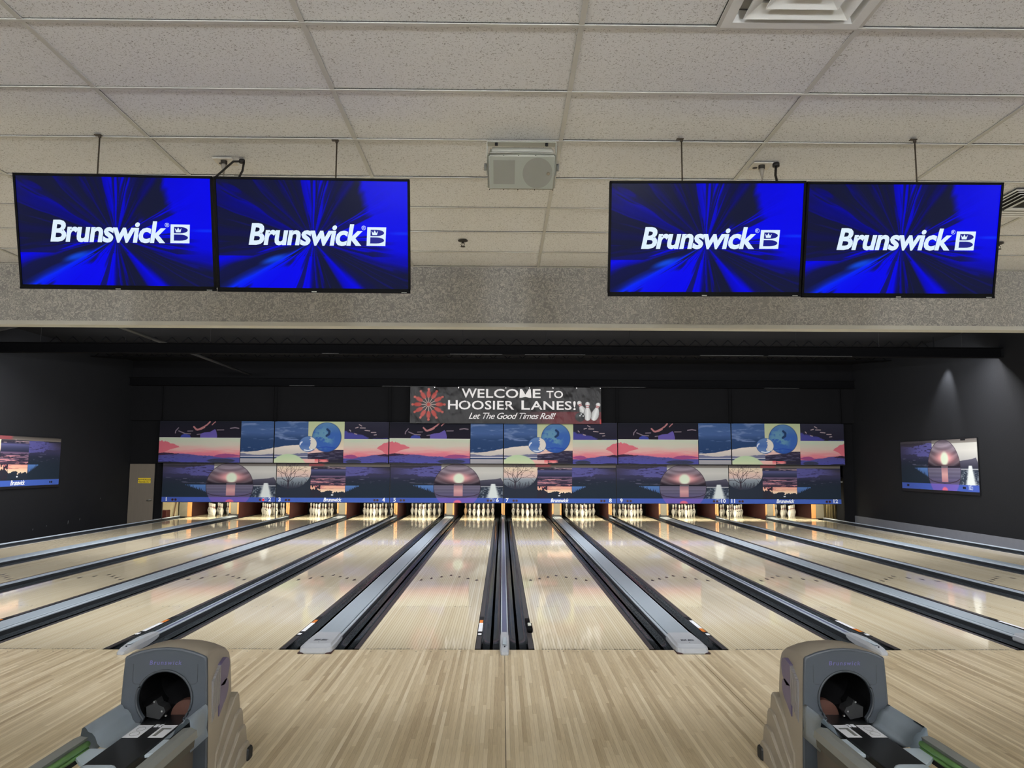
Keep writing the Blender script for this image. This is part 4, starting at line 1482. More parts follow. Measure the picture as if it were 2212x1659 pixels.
PITCH_L, PITCH_U = 3.372, 3.415
for k in range(6):
    A_ = (k % 2 == 0)
    cx = (k-2.5)*PITCH_U
    l1, l2 = 2*k+1, 2*k+2
    t = empty('masking_panel', (cx, 15.93, 1.705), cat='masking panel', group='upper masking panels over the lanes',
              label=('upper picture panel with pink sunset over lanes %s and %s' if A_ else 'upper picture panel with two blue spheres over lanes %s and %s') % (NUM[l1-1], NUM[l2-1]))
    put('printed_picture', ART_AU if A_ else ART_BU, t, (0, 0, 0.006))
    backing('backing_board', 3.385, 1.225, t)
    bm = bmesh.new()
    for x in (-1.66, 1.66):
        bm_box(bm, x-0.008, x+0.008, 0.015, 0.035, 1.22, 2.30)
        bm_box(bm, x-0.03, x+0.03, -0.004, 0.04, 1.228, 1.240)
    obj('hanger', bm, M['beam'], t)
    cx = (k-2.5)*PITCH_L
    t = empty('masking_panel', (cx, 16.0, 0.548), cat='masking panel', group='lower masking panels over the lanes',
              label=('lower picture panel with a glass sphere, over lanes %s and %s' if A_ else 'lower picture panel with moon and bare tree, over lanes %s and %s') % (NUM[l1-1], NUM[l2-1]))
    put('printed_picture', ART_AL if A_ else ART_BL, t)
    backing('backing_board', 3.352, 1.14, t)
    bm = bmesh.new()
    for x in ((-1.686,) if k else (-1.66,)):
        bm_box(bm, x-0.009, x+0.009, 0.02, 0.05, -0.548+0.055, 1.13)
    obj('support_post', bm, M['frame'], t)
    ux = lambda px: ((px-70)/2060.0-0.5)*3.352 if A_ else ((px-75)/2025.0-0.5)*3.352
    text('lane_number', str(l1), M['white'], t, (ux(155 if A_ else 140), -0.004, 0.028), size=0.155, bold=0.028, sx=1.05)
    text('lane_number', str(l2), M['white'], t, (ux(2030 if A_ else 1998), -0.004, 0.028), size=0.155, bold=0.028, sx=1.05)
    for px in ((268, 325, 1855, 1912) if A_ else (256, 310, 1835, 1888)):
        lit = (k == 0 and px == 1912)
        o = put('indicator_lamp', ringl_me if lit else ring_me, t, (ux(px), -0.002, 0.066))
        o['label'] = 'lit red indicator lamp' if lit else 'unlit dark indicator lamp'
        put('lamp_centre', ring2_me, o)
    if not A_:
        logo(t, (ux(1085), -0.004, 0.026), 0.155)

# murals on the side walls repeat the lower designs
t = empty('wall_mural', (10.60, 11.78, 1.06), cat='mural', label='framed glass sphere picture on the right-hand side wall')
t.rotation_euler = (0, 0, math.pi/2*3)
me = ART_AL
o = put('printed_picture', me, t)
o.scale = (1.0, 1, 1.06)
bm = bmesh.new()
bm_box(bm, -1.69, 1.69, 0.003, 0.018, -0.07, 1.225)
obj('frame', bm, M['frame'], t)
t.location = (10.59, 11.66, 1.105)
bm = bmesh.new()
for x in (-1.40, -1.34, 1.08, 1.14):
    bm_cyl(bm, (x, -0.002, 0.085), (x, 0.003, 0.085), 0.030, 12)
obj('lamp_hole', bm, M['frame'], t)
bm = bmesh.new()
bm_box(bm, 1.06, 1.24, -0.004, 0.003, 1.175, 1.24)
obj('notch', bm, M['frame'], t)
t = empty('wall_mural', (-11.165, 10.78, 1.145), cat='mural', label='framed bare tree and lake picture on the left-hand side wall')
t.rotation_euler = (0, 0, math.pi/2)
o = put('printed_picture', ART_BL, t)
bm = bmesh.new()
bm_box(bm, -1.69, 1.69, 0.003, 0.034, -0.06, 1.155)
obj('frame', bm, M['frame'], t)
logo(t, (0.02, -0.004, 0.026), 0.155)
bm = bmesh.new()
for x in (1.30, 1.37, -1.38, -1.31):
    bm_cyl(bm, (x, -0.003, 0.07), (x, 0.003, 0.07), 0.028, 12)
obj('lamp_hole', bm, M['frame'], t)


# ------------------------------------------------------------------ banner
def banner_art():
    A = Art(120, 2010, 118, 488, 460, 92)
    A.put(1, (24, 22, 23))
    A.put(sstep(0.3, 1.0, fbm(A.X/400, A.Y/300, 2))*0.5, (31, 29, 29))
    A.put(sstep(-8, 8, A.Y-365)*sstep(1150, 1600, A.X), (88, 20, 28))
    A.put(A.rect(1995, 2010, 440, 488), (170, 40, 44))
    # wheel of pins
    cx, cy = 302, 296
    red = (166, 58, 50)
    for k in range(14):
        a = k*2*math.pi/12+math.pi/2
        if k >= 12:
            break
        ca, sa = math.cos(a), -math.sin(a)

        def P(r):
            return (cx+r*ca, cy+r*sa*0.98)
        A.put(A.line([P(98), P(120)], 36), red)
        A.put(A.line([P(84), P(98)], 30), red)
        A.put(A.line([P(122), P(146)], 18), red)
        x, y = P(158)
        A.put(A.ell(x, y, 12), (178, 84, 74))
    ringd = np.hypot(A.X-cx, (A.Y-cy))
    A.put(sstep(8, 2, np.abs(ringd-80)), red)
    A.put(sstep(3, 0, ringd-66), (32, 30, 31))
    for k in range(12):
        a = k*math.pi/6
        x, y = cx+80*math.cos(a+math.pi/12), cy+80*math.sin(a+math.pi/12)
        A.put(A.ell(x, y, 7), (40, 20, 20))
        A.put(A.line([(cx, cy), (cx+68*math.cos(a), cy+68*math.sin(a))], 6), (182, 150, 142))
    A.put(A.ell(cx, cy, 18), red)
    # three pins and a ball at the right end

    def pin(x, y, tilt):
        c, s_ = math.cos(tilt), math.sin(tilt)
        lx = (A.X-x)*c+(A.Y-y)*s_
        ly = -(A.X-x)*s_+(A.Y-y)*c
        w = np.interp(ly, [-98, -92, -80, -68, -52, -44, -20, 15, 45, 70, 88, 92], [0, 14, 20, 19, 12, 12, 22, 34, 36, 28, 16, 0])
        A.put(sstep(-4, 1, w+4-np.abs(lx))*(ly > -101)*(ly < 95), (70, 66, 66))
        k = sstep(-3, 0, w-np.abs(lx))*(ly > -98)*(ly < 92)
        A.put(k, np.clip(216-np.abs(lx)[..., None]*1.6+np.zeros(3), 0, 255))
        for b in (-60, -46):
            A.put(k*(np.abs(ly-b) < 4.5), (150, 34, 40))
    pin(1825, 345, -0.42)
    pin(1958, 365, 0.30)
    pin(1875, 362, 0.0)
    A.put(A.ell(1800, 418, 48), (20, 21, 23))
    A.put(A.ell(1790, 400, 34, 22, 0.6)*0.35, (120, 124, 128))
    for x, y in ((1812, 388), (1800, 404), (1832, 408)):
        A.put(A.ell(x, y, 6), (220, 222, 224))
    return A


def crinkle(px, pz):
    x, z = px*1.5, pz
    r = 0.045*(fbm(px*2.2+5, pz*1.6, 71, 4)-0.5) + 0.022*(fbm(px*6, pz*4+px*3, 73, 3)-0.5)
    sag = 0.016*np.abs(np.sin(px*math.pi/0.655))*sstep(0.55, 1.1, pz)
    return r-0.02*sstep(0.5, 0.0, pz)*fbm(px*3, pz*0, 75)-sag


def banner_dz(px, pz):
    return crinkle(px, pz)


bt = empty('banner', (0.062, 15.80, 2.895), cat='banner', label='long black and red welcome banner hung above the picture panels')
bme = banner_art().mesh('banner_sheet', 5.70, 1.085, 1.0, banner_dz)
bme.materials.append(M['bannerm'])
o = put('sheet', bme, bt)
for p in bme.polygons:
    p.use_smooth = True
bx = lambda px: ((px-120)/1890.0-0.5)*5.70
bz = lambda py: (488-py)/370.0*1.085
bw = mat('banner_white_ink', (226, 222, 222), 0.4)
# wide capitals, first letter of each word taller
def cap_line(parent, items, base, name, m):
    for s_, x0, x1, hh in items:
        if s_ == '#M':
            bm = bmesh.new()
            bm_prism(bm, [(0, 0), (0.17, 0), (0.20, 0.70), (0.46, 0.10), (0.54, 0.10), (0.80, 0.70), (0.83, 0), (1, 0), (0.95, 1), (0.78, 1), (0.50, 0.36), (0.22, 1), (0.05, 1)], 'z', 0, 0.0005)
            bmesh.ops.triangulate(bm, faces=[f for f in bm.faces if len(f.verts) > 4])
            me = D.meshes.new(name)
            bm.to_mesh(me)
            bm.free()
        else:
            me = text_mesh(s_, size=1.0, bold=0.014, sx=1.0, spacing=1.04).copy()
        n = len(me.vertices)
        a = np.empty(n*3, np.float32)
        me.vertices.foreach_get('co', a)
        a = a.reshape(-1, 3)
        w = a[:, 0].max()-a[:, 0].min()
        zt = a[:, 1].max()
        a[:, 0] = (a[:, 0]-a[:, 0].min())/w*(bx(x1)-bx(x0)) + bx(x0)
        z = bz(base)+a[:, 1]/zt*(hh/370.0*1.085)
        px = a[:, 0].copy()
        a[:, 1] = crinkle(px, z)-0.006
        a[:, 2] = z
        me.vertices.foreach_set('co', a.ravel())
        me.update()
        obj(name, me, m, parent)
cap_line(bt, [('W', 628, 778, 92), ('ELCO', 786, 1188, 88), ('#M', 1200, 1318, 88), ('E', 1332, 1410, 88), ('TO', 1468, 1632, 72)], 224, 'welcome_lettering', bw)
cap_line(bt, [('H', 494, 590, 92), ('OOSIER', 600, 1148, 88), ('L', 1220, 1304, 92), ('ANES!', 1312, 1758, 88)], 344, 'name_lettering', bw)


def script_line(parent, s_, x0, x1, base, hh):
    me = text_mesh(s_, size=1.0, bold=0.004, sx=1.0, shear=0.42, spacing=0.90).copy()
    n = len(me.vertices)
    a = np.empty(n*3, np.float32)
    me.vertices.foreach_get('co', a)
    a = a.reshape(-1, 3)
    a[:, 0] = (a[:, 0]-a[:, 0].min())/(a[:, 0].max()-a[:, 0].min())*(bx(x1)-bx(x0))+bx(x0)
    z = bz(base)+a[:, 1]/a[:, 1].max()*(hh/370.0*1.085)
    px = a[:, 0].copy()
    a[:, 1] = crinkle(px, z)-0.006
    a[:, 2] = z
    me.vertices.foreach_set('co', a.ravel())
    me.update()
    obj('slogan_lettering', me, bw, parent)


script_line(bt, 'Let The Good Times Roll!', 700, 1560, 440, 62)
bm = bmesh.new()
for k in range(9):
    x = bx(120)+0.02+k*5.66/8
    bm_cyl(bm, (x, -0.012, 1.07), (x, 0.005, 1.07), 0.016, 10)
obj('grommet', bm, M['steel'], bt)
bm = bmesh.new()
for k in range(9):
    x = bx(120)+0.02+k*5.66/8
    bm_tube(bm, [(x, -0.005, 1.075), (x, 0.02, 1.12), (x, 0.06, 1.125)], 0.004, 6)
obj('tie', bm, M['cordb'], bt)

# ------------------------------------------------------------------ staff door and the gaps beside the machines
dr = tag(box('door_1', -11.18, -10.43, 16.20, 16.24, -0.35, 1.66, M['door']), kind='structure')
dr['label'] = 'grey-brown staff door with a yellow sign left of the lanes'
loc = parent_world(dr)
bm = bmesh.new()
bm_box(bm, -10.915-loc.x, -10.545-loc.x, 16.192-loc.y, 16.199-loc.y, 1.085-loc.z, 1.24-loc.z)
sg = obj('sign', bm, M['yellow'], dr)
sg['label'] = 'yellow sign with black lettering'
text('sign_lettering', 'AUTHORIZED', M['ink'], sg, (-10.73-loc.x, 16.190-loc.y, 1.172-loc.z), size=0.062, bold=0.02)
text('sign_lettering', 'PERSONNEL ONLY', M['ink'], sg, (-10.73-loc.x, 16.190-loc.y, 1.105-loc.z), size=0.055, bold=0.02, sx=0.72)
bm = bmesh.new()
bm_cyl(bm, (-10.49-loc.x, 16.20-loc.y, 0.60-loc.z), (-10.49-loc.x, 16.14-loc.y, 0.60-loc.z), 0.02, 12)
bm_tube(bm, [(-10.49-loc.x, 16.145-loc.y, 0.60-loc.z), (-10.58-loc.x, 16.14-loc.y, 0.585-loc.z), (-10.62-loc.x, 16.15-loc.y, 0.575-loc.z)], 0.011, 8)
obj('lever_handle', bm, M['steel'], dr, True)
bm = bmesh.new()
bm_box(bm, -10.43-loc.x, -10.405-loc.x, 16.19-loc.y, 16.25-loc.y, 0, 2.02)
bm_box(bm, -11.2-loc.x, -10.405-loc.x, 16.19-loc.y, 16.25-loc.y, 2.012, 2.035)
obj('door_frame', bm, M['black'], dr)

tag(box('leaning_board', -10.80, -10.30, 17.7, 17.73, -0.35, 0.75, M['beige']), 'beige board standing in the gap left of the first lane', 'board')
bm = bmesh.new()
bm_tube(bm, [(-10.42, 17.55, -0.3), (-10.30, 17.66, 0.8)], 0.018, 8)
tag(obj('leaning_pole', bm, M['stick'], smooth=True), 'brown pole leaning in front of the beige board left of lane one', 'pole')
tag(box('low_crate', -10.75, -10.50, 17.3, 17.6, -0.35, 0.22, M['kickside'], bev=0.01), 'dark red-brown crate low in the gap left of lane one', 'crate')
bm = bmesh.new()
pts = []
nfold = 60
for k in range(nfold+1):
    x = 10.22+k*0.38/nfold
    pts.append((x, 17.55+0.03*math.sin(k*0.9)+0.012*math.sin(k*2.3)))
A0 = [bm.verts.new((x, y, -0.1)) for x, y in pts]
A1 = [bm.verts.new((x+0.01*math.sin(i), y+0.01, 0.9)) for i, (x, y) in enumerate(pts)]
for i in range(nfold):
    bm.faces.new((A0[i], A0[i+1], A1[i+1], A1[i]))
bmesh.ops.solidify(bm, geom=bm.faces[:], thickness=0.004)
tag(obj('fabric_curtain', bm, M['curtain'], smooth=True), 'cream pleated curtain in the gap right of the twelfth lane', 'curtain')
area('service_lamp_light', (10.25, 16.6, 1.15), 0.5, 0.2, 2.5, (1.0, 0.88, 0.66), (10.3, 17.6, 0.2))
area('service_lamp_light', (-10.45, 16.6, 1.15), 0.5, 0.2, 1.1, (1.0, 0.88, 0.66), (-10.45, 17.6, 0.2))
for x, lab in ((10.25, 'small service lamp hidden behind the masking right of lane twelve'), (-10.45, 'small service lamp hidden behind the masking left of lane one')):
    t = empty('service_lamp', (x, 16.6, 1.17), label=lab, cat='lamp')
    bm = bmesh.new()
    bm_box(bm, -0.26, 0.26, -0.11, 0.11, 0, 0.04, 0.005, 1)
    bm_box(bm, -0.05, 0.05, -0.02, 0.02, 0.04, 0.131)
    obj('housing', bm, M['vent'], t)
bm = bmesh.new()
for k, (x, y, z, h_) in enumerate(((XL+0.002, 13.05, 0.16, 0.10), (XL+0.002, 13.6, 0.20, 0.05), (XL+0.002, 11.55, 0.10, 0.04), (XL+0.002, 12.1, 0.14, 0.03), (XL+0.002, 14.6, 0.70, 0.05))):
    bm_prism(bm, [(y, z-h_/2), (y+0.02, z-h_*0.3), (y+0.03, z+h_/2), (y+0.005, z+h_*0.4)], 'x', x, x+0.001)
o = obj('scuff_mark', bm, mat('scuff_grey', (96, 98, 100), 0.8), D.objects['wall_left'])
o.location = -parent_world(D.objects['wall_left'])
# ------------------------------------------------------------------ televisions
def screen_art():
    A = Art(0, 1, 0, 1, 430, 240)
    u, v = A.X, 1-A.Y
    dx, dy = (u-0.50)*1.78, v-0.44
    r = np.hypot(dx, dy)+1e-4
    ang = np.degrees(np.arctan2(dy, dx)) % 360
    ang = (ang+(fbm(ang/9.0, r*1.6, 5, 3)-0.5)*9) % 360
    st = [(0, (0, 0, 226)), (10, (0, 14, 244)), (20, (0, 0, 224)), (30, (0, 0, 232)), (37, (8, 8, 206)), (42, (12, 14, 90)), (48, (10, 12, 70)), (56, (4, 4, 120)), (62, (12, 16, 62)), (67, (0, 0, 130)), (72, (2, 2, 196)), (82, (0, 0, 206)),
          (92, (0, 0, 214)), (99, (0, 0, 170)), (105, (10, 12, 70)), (113, (18, 22, 50)), (119, (6, 6, 120)), (122, (14, 18, 60)), (127, (18, 22, 48)), (133, (6, 8, 110)), (137, (18, 22, 52)), (147, (4, 4, 110)), (152, (0, 0, 160)), (158, (6, 8, 90)), (168, (14, 16, 60)),
          (173, (2, 2, 140)), (180, (10, 12, 90)), (186, (0, 0, 190)), (191, (0, 0, 232)), (197, (14, 18, 70)), (203, (14, 18, 60)), (208, (0, 40, 245)), (214, (0, 14, 240)), (224, (0, 0, 236)), (250, (0, 0, 238)), (262, (0, 0, 226)),
          (267, (6, 8, 90)), (271, (0, 0, 190)), (276, (12, 16, 70)), (281, (2, 2, 150)), (286, (14, 18, 56)), (300, (16, 20, 50)), (305, (2, 2, 180)), (312, (0, 0, 228)), (318, (10, 14, 80)), (324, (18, 22, 54)), (340, (16, 20, 56)), (346, (4, 4, 160)), (353, (0, 0, 222)), (360, (0, 0, 226))]
    g = np.stack([np.interp(ang, [a for a, _ in st], [c[i] for _, c in st]) for i in range(3)], -1)
    A.put(1, g)
    fine = fbm(ang/3.2, r*1.1+3, 9, 3)
    A.put(sstep(0.50, 0.60, fine)*0.75*(v > 0.30)*sstep(0.95, 0.8, u), (16, 20, 48))
    A.put(sstep(0.56, 0.64, fbm(ang/6.0, r*1.7+9, 12, 3))*0.7*(u < 0.62), (17, 21, 46))
    A.put(sstep(0.66, 0.74, fbm(ang/2.0, r*0.8, 19, 3))*0.25, (8, 8, 190))
    # black wedge reaching for the upper right, pure blue corner beyond it
    wd = fbm(ang/4, r*3, 29, 3)
    A.put(sstep(0.22, 0.36, r+0.12*(wd-0.5))*sstep(0.86, 0.62, r+0.3*(wd-0.5))*sstep(8, 2, np.abs(ang-44)-6), (18, 22, 50))
    A.put(sstep(0.80, 0.86, u+0.18*(v-0.5)+0.05*(wd-0.5))*sstep(0.42, 0.52, v)*0.92, (0, 0, 232))
    A.put(sstep(0.20, 0.05, r)*0.35, (10, 20, 150))
    # streaks of lighter blue
    d = np.hypot((u-0.29)/0.075, (v-0.27-(u-0.29)*0.55)/0.035)
    A.put(sstep(1.3, 0.2, d)*0.75, (10, 84, 255))
    A.put(sstep(1.2, 0.1, np.hypot((u-0.97)/0.10, (v-0.52)/0.02))*0.7, (6, 60, 250))
    A.put(sstep(0.10, 0.0, u)*sstep(0.55, 1.0, v)*0.4, (24, 26, 44))
    e = np.minimum(np.minimum(u, 1-u)*1.78, np.minimum(v, 1-v))
    return A


SCR_W, SCR_H = 1.088, 0.612
scr_me = screen_art().mesh('television_screen', SCR_W, SCR_H, 1.0)
scr_me.materials.append(M['screen'])
# solid letter shapes for the screen logo: (fill mesh, then the boxed B)
TILT = math.radians(13.5)


def television(cx, cy, cz, yaw, label):
    t = empty('television', (cx, cy, cz), label=label, cat='television', group='hanging screens over the approach')
    t.rotation_euler = Matrix.Rotation(yaw, 3, 'Z').to_euler()
    t.rotation_euler = (Matrix.Rotation(yaw, 3, 'Z') @ Matrix.Rotation(TILT, 3, 'X')).to_euler()
    w, h = 1.112, 0.640
    bm = bmesh.new()
    bm_box(bm, -w/2, w/2, 0.004, 0.034, -h/2+0.006, h/2, 0.004, 1)
    obj('rear_case', bm, M['tvframe'], t)
    bm = bmesh.new()
    bm_box(bm, -0.36, 0.36, 0.034, 0.075, -h/2+0.08, h/2-0.16, 0.012, 1)
    obj('rear_bulge', bm, M['tvframe'], t)
    bm = bmesh.new()
    for a in ((-w/2, -SCR_W/2, -h/2, h/2), (SCR_W/2, w/2, -h/2, h/2), (-w/2, w/2, SCR_H/2, h/2), (-w/2, w/2, -h/2, -SCR_H/2)):
        bm_box(bm, a[0], a[1], -0.006, 0.006, a[2], a[3])
    bm_box(bm, -w/2, w/2, -0.010, 0.012, -h/2-0.012, -h/2)
    obj('bezel', bm, M['tvframe'], t)
    s_ = put('screen', scr_me, t, (0, 0, -SCR_H/2))
    lg = text('logo_lettering', 'Brunswick', M['glow'], s_, (-0.043, -0.003, 0.250), size=0.142, bold=0.030, sx=0.96, shear=0.19, spacing=0.95, fit=(0.655, 0.118))
    bm = bmesh.new()
    bm_box(bm, 0.306, 0.414, -0.0040, -0.002, 0.246, 0.352)
    for v in bm.verts:
        v.co.x += (v.co.z-0.25)*0.06
    bxo = obj('logo_square', bm, M['glow'], s_)
    # the two bowls of the B and the crown
    bm = bmesh.new()

    def bowl(z0, z1, xr):
        z0, z1, xr = z0-0.008, z1-0.008, xr+0.020
        pts = [(0.326, z0), (0.326, z1), (0.360, z1)]
        for k in range(1, 10):
            a = math.pi/2-k*math.pi/10
            pts.append((0.360+(xr-0.360)*math.cos(a), (z0+z1)/2+(z1-z0)/2*math.sin(a)))
        pts.append((0.360, z0))
        bm_prism(bm, [(x+(z-0.25)*0.06, z) for x, z in pts], 'y', -0.0052, -0.0042)
    bowl(0.310, 0.346, 0.384)
    bowl(0.268, 0.303, 0.386)
    obj('logo_bowl', bm, M['gloweb'], s_)
    bm = bmesh.new()
    bm_prism(bm, [(0.341, 0.308), (0.367, 0.308), (0.373, 0.331), (0.363, 0.319), (0.3545, 0.335), (0.346, 0.319), (0.336, 0.331)], 'y', -0.0064, -0.0054)
    obj('logo_crown', bm, M['glow'], s_)
    text('registered_mark', '\u00ae', M['glow'], s_, (0.291, -0.003, 0.336), size=0.034, bold=0.0)
    bm = bmesh.new()
    bm_box(bm, -0.014, 0.014, -0.0125, -0.010, -h/2-0.009, -h/2-0.004)
    bm_box(bm, w/2-0.05, w/2-0.02, -0.0125, -0.010, -h/2-0.008, -h/2-0.005)
    obj('badge', bm, M['spk'], t)
    bm = bmesh.new()
    bm_box(bm, -0.20, -0.16, 0.075, 0.090, -0.20, h/2-0.03)
    bm_box(bm, 0.16, 0.20, 0.075, 0.090, -0.20, h/2-0.03)
    bm_box(bm, -0.5, 0.5, 0.086, 0.11, 0.10, 0.15)
    obj('wall_bracket', bm, M['frame'], t)
    return t


television(-2.255, -2.929, 3.005, math.radians(1.6), 'hanging blue screen, leftmost of the four over the approach')
television(-1.127, -2.921, 2.998, math.radians(0.9), 'hanging blue screen left of the loudspeaker, right half of its pair')
television(1.131, -2.977, 2.978, math.radians(-1.3), 'hanging blue screen right of the loudspeaker, left half of its pair')
television(2.247, -3.000, 2.972, math.radians(-0.6), 'hanging blue screen, rightmost of the four over the approach')

for x, y, lab in ((-2.394, -2.905, 'thin hanging rod over the leftmost screen'), (-1.02, -2.86, 'thin hanging rod over the second screen, left of the loudspeaker'),
                  (1.015, -2.92, 'thin hanging rod over the third screen, right of the loudspeaker'), (2.385, -2.94, 'thin hanging rod over the rightmost screen')):
    t = empty('hanging_rod', (x, y, HC), label=lab, cat='rod', group='rods the screens hang from')
    bm = bmesh.new()
    bm_cyl(bm, (0, 0, -0.50), (0, 0, 0.0), 0.0045, 8)
    obj('rod', bm, M['rod'], t, True)
    bm = bmesh.new()
    bm_box(bm, -0.030, 0.012, -0.012, 0.012, -0.006, 0.0, 0.002, 1)
    bm_cyl(bm, (0, 0, -0.018), (0, 0, -0.006), 0.009, 6)
    obj('hook', bm, M['rod'], t)

for sx_, x, lab in ((-1, -1.80, 'white ceiling outlet with a plug, above the left pair of screens'), (1, 1.615, 'white ceiling outlet with a plug, above the right pair of screens')):
    t = empty('power_outlet', (x, -2.52, HC), label=lab, cat='outlet', group='ceiling outlets above the screens')
    bm = bmesh.new()
    bm_box(bm, -0.062, 0.062, -0.062, 0.062, -0.007, 0.0, 0.002, 1)
    obj('cover_plate', bm, M['plate'], t)
    bm = bmesh.new()
    bm_cyl(bm, (0.0, -0.02, -0.03), (0.0, -0.02, -0.007), 0.020, 14, 0.020)
    bm_cyl(bm, (-0.03, 0.02, -0.009), (-0.03, 0.02, -0.007), 0.016, 12)
    obj('socket', bm, M['dark'], t)
    bm = bmesh.new()
    bm_cyl(bm, (0.0, -0.02, -0.09), (0.0, -0.02, -0.028), 0.006, 10, 0.017)
    bm_tube(bm, [(0, -0.02, -0.08), (0.0, -0.02, -0.2), (0.0, -0.03, -0.42)], 0.005, 8)
    obj('plug_cord', bm, M['cordw'], t, True)
bm = bmesh.new()
bm_tube(bm, [(-1.80, -2.86, 3.28), (-1.76, -2.75, 3.41), (-1.72, -2.60, 3.56), (-1.70, -2.545, 3.583), (-1.672, -2.545, 3.58), (-1.66, -2.60, 3.50), (-1.655, -2.80, 3.28)], 0.007, 8)
bm_cyl(bm, (-1.685, -2.545, 3.572), (-1.685, -2.545, HC), 0.018, 10)
tag(obj('black_cable', bm, M['cordb'], smooth=True), 'black cable looping down from the ceiling to the left pair of screens', 'cable')
bm = bmesh.new()
bm_tube(bm, [(1.70, -2.56, HC-0.01), (1.68, -2.60, 3.50), (1.64, -2.80, 3.27)], 0.008, 8)
bm_cyl(bm, (1.70, -2.56, HC-0.022), (1.70, -2.56, HC), 0.022, 12)
tag(obj('black_cable', bm, M['cordb'], smooth=True), 'black cable running straight down to the right pair of screens', 'cable')

# ------------------------------------------------------------------ ceiling loudspeaker
t = empty('loudspeaker', (0.0755, -2.83, HC), label='grey box loudspeaker bracketed to the ceiling between the screens', cat='loudspeaker')
TA = math.radians(36)
near = Vector((0.0, -0.145, 3.468-HC))          # upper edge of the front, towards the seats
e1 = Vector((0, math.cos(TA), -math.sin(TA)))   # down the face
nn = Vector((0, math.sin(TA), math.cos(TA)))    # into the box


def spk_pt(x, d, k):
    return tuple(near + Vector((x, 0, 0)) + e1*d + nn*k)


def spk_box(bm, x0, x1, d0, d1, k0, k1, bev=0.0, seg=2, taper=0.0):
    st = len(bm.verts)
    vs = []
    for x in (x0, x1):
        for d in (d0, d1):
            for k in (k0, k1):
                tx = taper*(1 if k == k1 else 0)
                xx = x + (tx if x == x0 else -tx)
                vs.append(bm.verts.new(spk_pt(xx, d, k)))
    fs = [(0, 1, 3, 2), (4, 6, 7, 5), (0, 4, 5, 1), (2, 3, 7, 6), (0, 2, 6, 4), (1, 5, 7, 3)]
    faces = [bm.faces.new([vs[i] for i in f]) for f in fs]
    if bev:
        bmesh.ops.bevel(bm, geom=list({e for f in faces for e in f.edges}), offset=bev, segments=seg, affect='EDGES')


bm = bmesh.new()
spk_box(bm, -0.201, 0.201, 0.0, 0.245, 0.0, 0.02, 0.010, 3)
obj('front_frame', bm, M['spk'], t, True)
bm = bmesh.new()
spk_box(bm, -0.195, 0.195, 0.008, 0.237, 0.014, 0.045, 0.008, 2)
spk_box(bm, -0.190, 0.190, 0.012, 0.205, 0.044, 0.105, 0.012, 2, 0.006)
obj('cabinet', bm, M['spk'], t, True)
bm = bmesh.new()
spk_box(bm, -0.188, 0.188, 0.014, 0.231, -0.0015, 0.001)
g_ = obj('grille', bm, M['grille'], t)
bm = bmesh.new()
spk_box(bm, -0.166, -0.040, 0.038, 0.200, -0.003, -0.001, 0.0)
obj('horn_panel', bm, M['grilled'], g_)
bm = bmesh.new()
ring = [bm.verts.new(spk_pt(0.094+0.088*math.cos(a*math.pi/20), 0.123+0.104*math.sin(a*math.pi/20), -0.0032)) for a in range(40)]
bm.faces.new(ring)
obj('woofer', bm, M['grilled'], g_)
bm = bmesh.new()
for r0, k in ((0.011, -0.0045), (0.007, -0.006)):
    ring = [bm.verts.new(spk_pt(0.158+r0*math.cos(a*math.pi/8), 0.125+r0*math.sin(a*math.pi/8), k)) for a in range(16)]
    bm.faces.new(ring)
obj('badge', bm, M['steel'], g_)
bm = bmesh.new()
for x in (-0.19, -0.105, -0.02, 0.08, 0.19):
    for d in (0.006, 0.239):
        c = Vector(spk_pt(x, d, -0.002))
        bm_cyl(bm, c, c-nn*0.001, 0.003, 8)
obj('screw', bm, M['ink'], t)
bm = bmesh.new()
bm_box(bm, -0.205, 0.205, -0.035, 0.03, -0.006, 0.0)
for s in (-1, 1):
    bm_prism(bm, [(-0.035, 0.0), (0.03, 0.0), (0.02, -0.16), (-0.01, -0.20), (-0.05, -0.17)], 'x', s*0.205-0.002, s*0.205+0.002)
obj('bracket', bm, M['spk'], t)
bm = bmesh.new()
for x in (-0.15, 0.15):
    bm_cyl(bm, (x, -0.02, -0.022), (x, -0.02, -0.006), 0.010, 6)
obj('bracket_bolt', bm, M['ink'], t)
for s in (-1, 1):
    c = Vector(spk_pt(s*0.207, 0.105, 0.03))
    bm = bmesh.new()
    bm_cyl(bm, c, c+Vector((s*0.014, 0, 0)), 0.022, 14)
    obj('side_knob', bm, M['rail'], t, True)


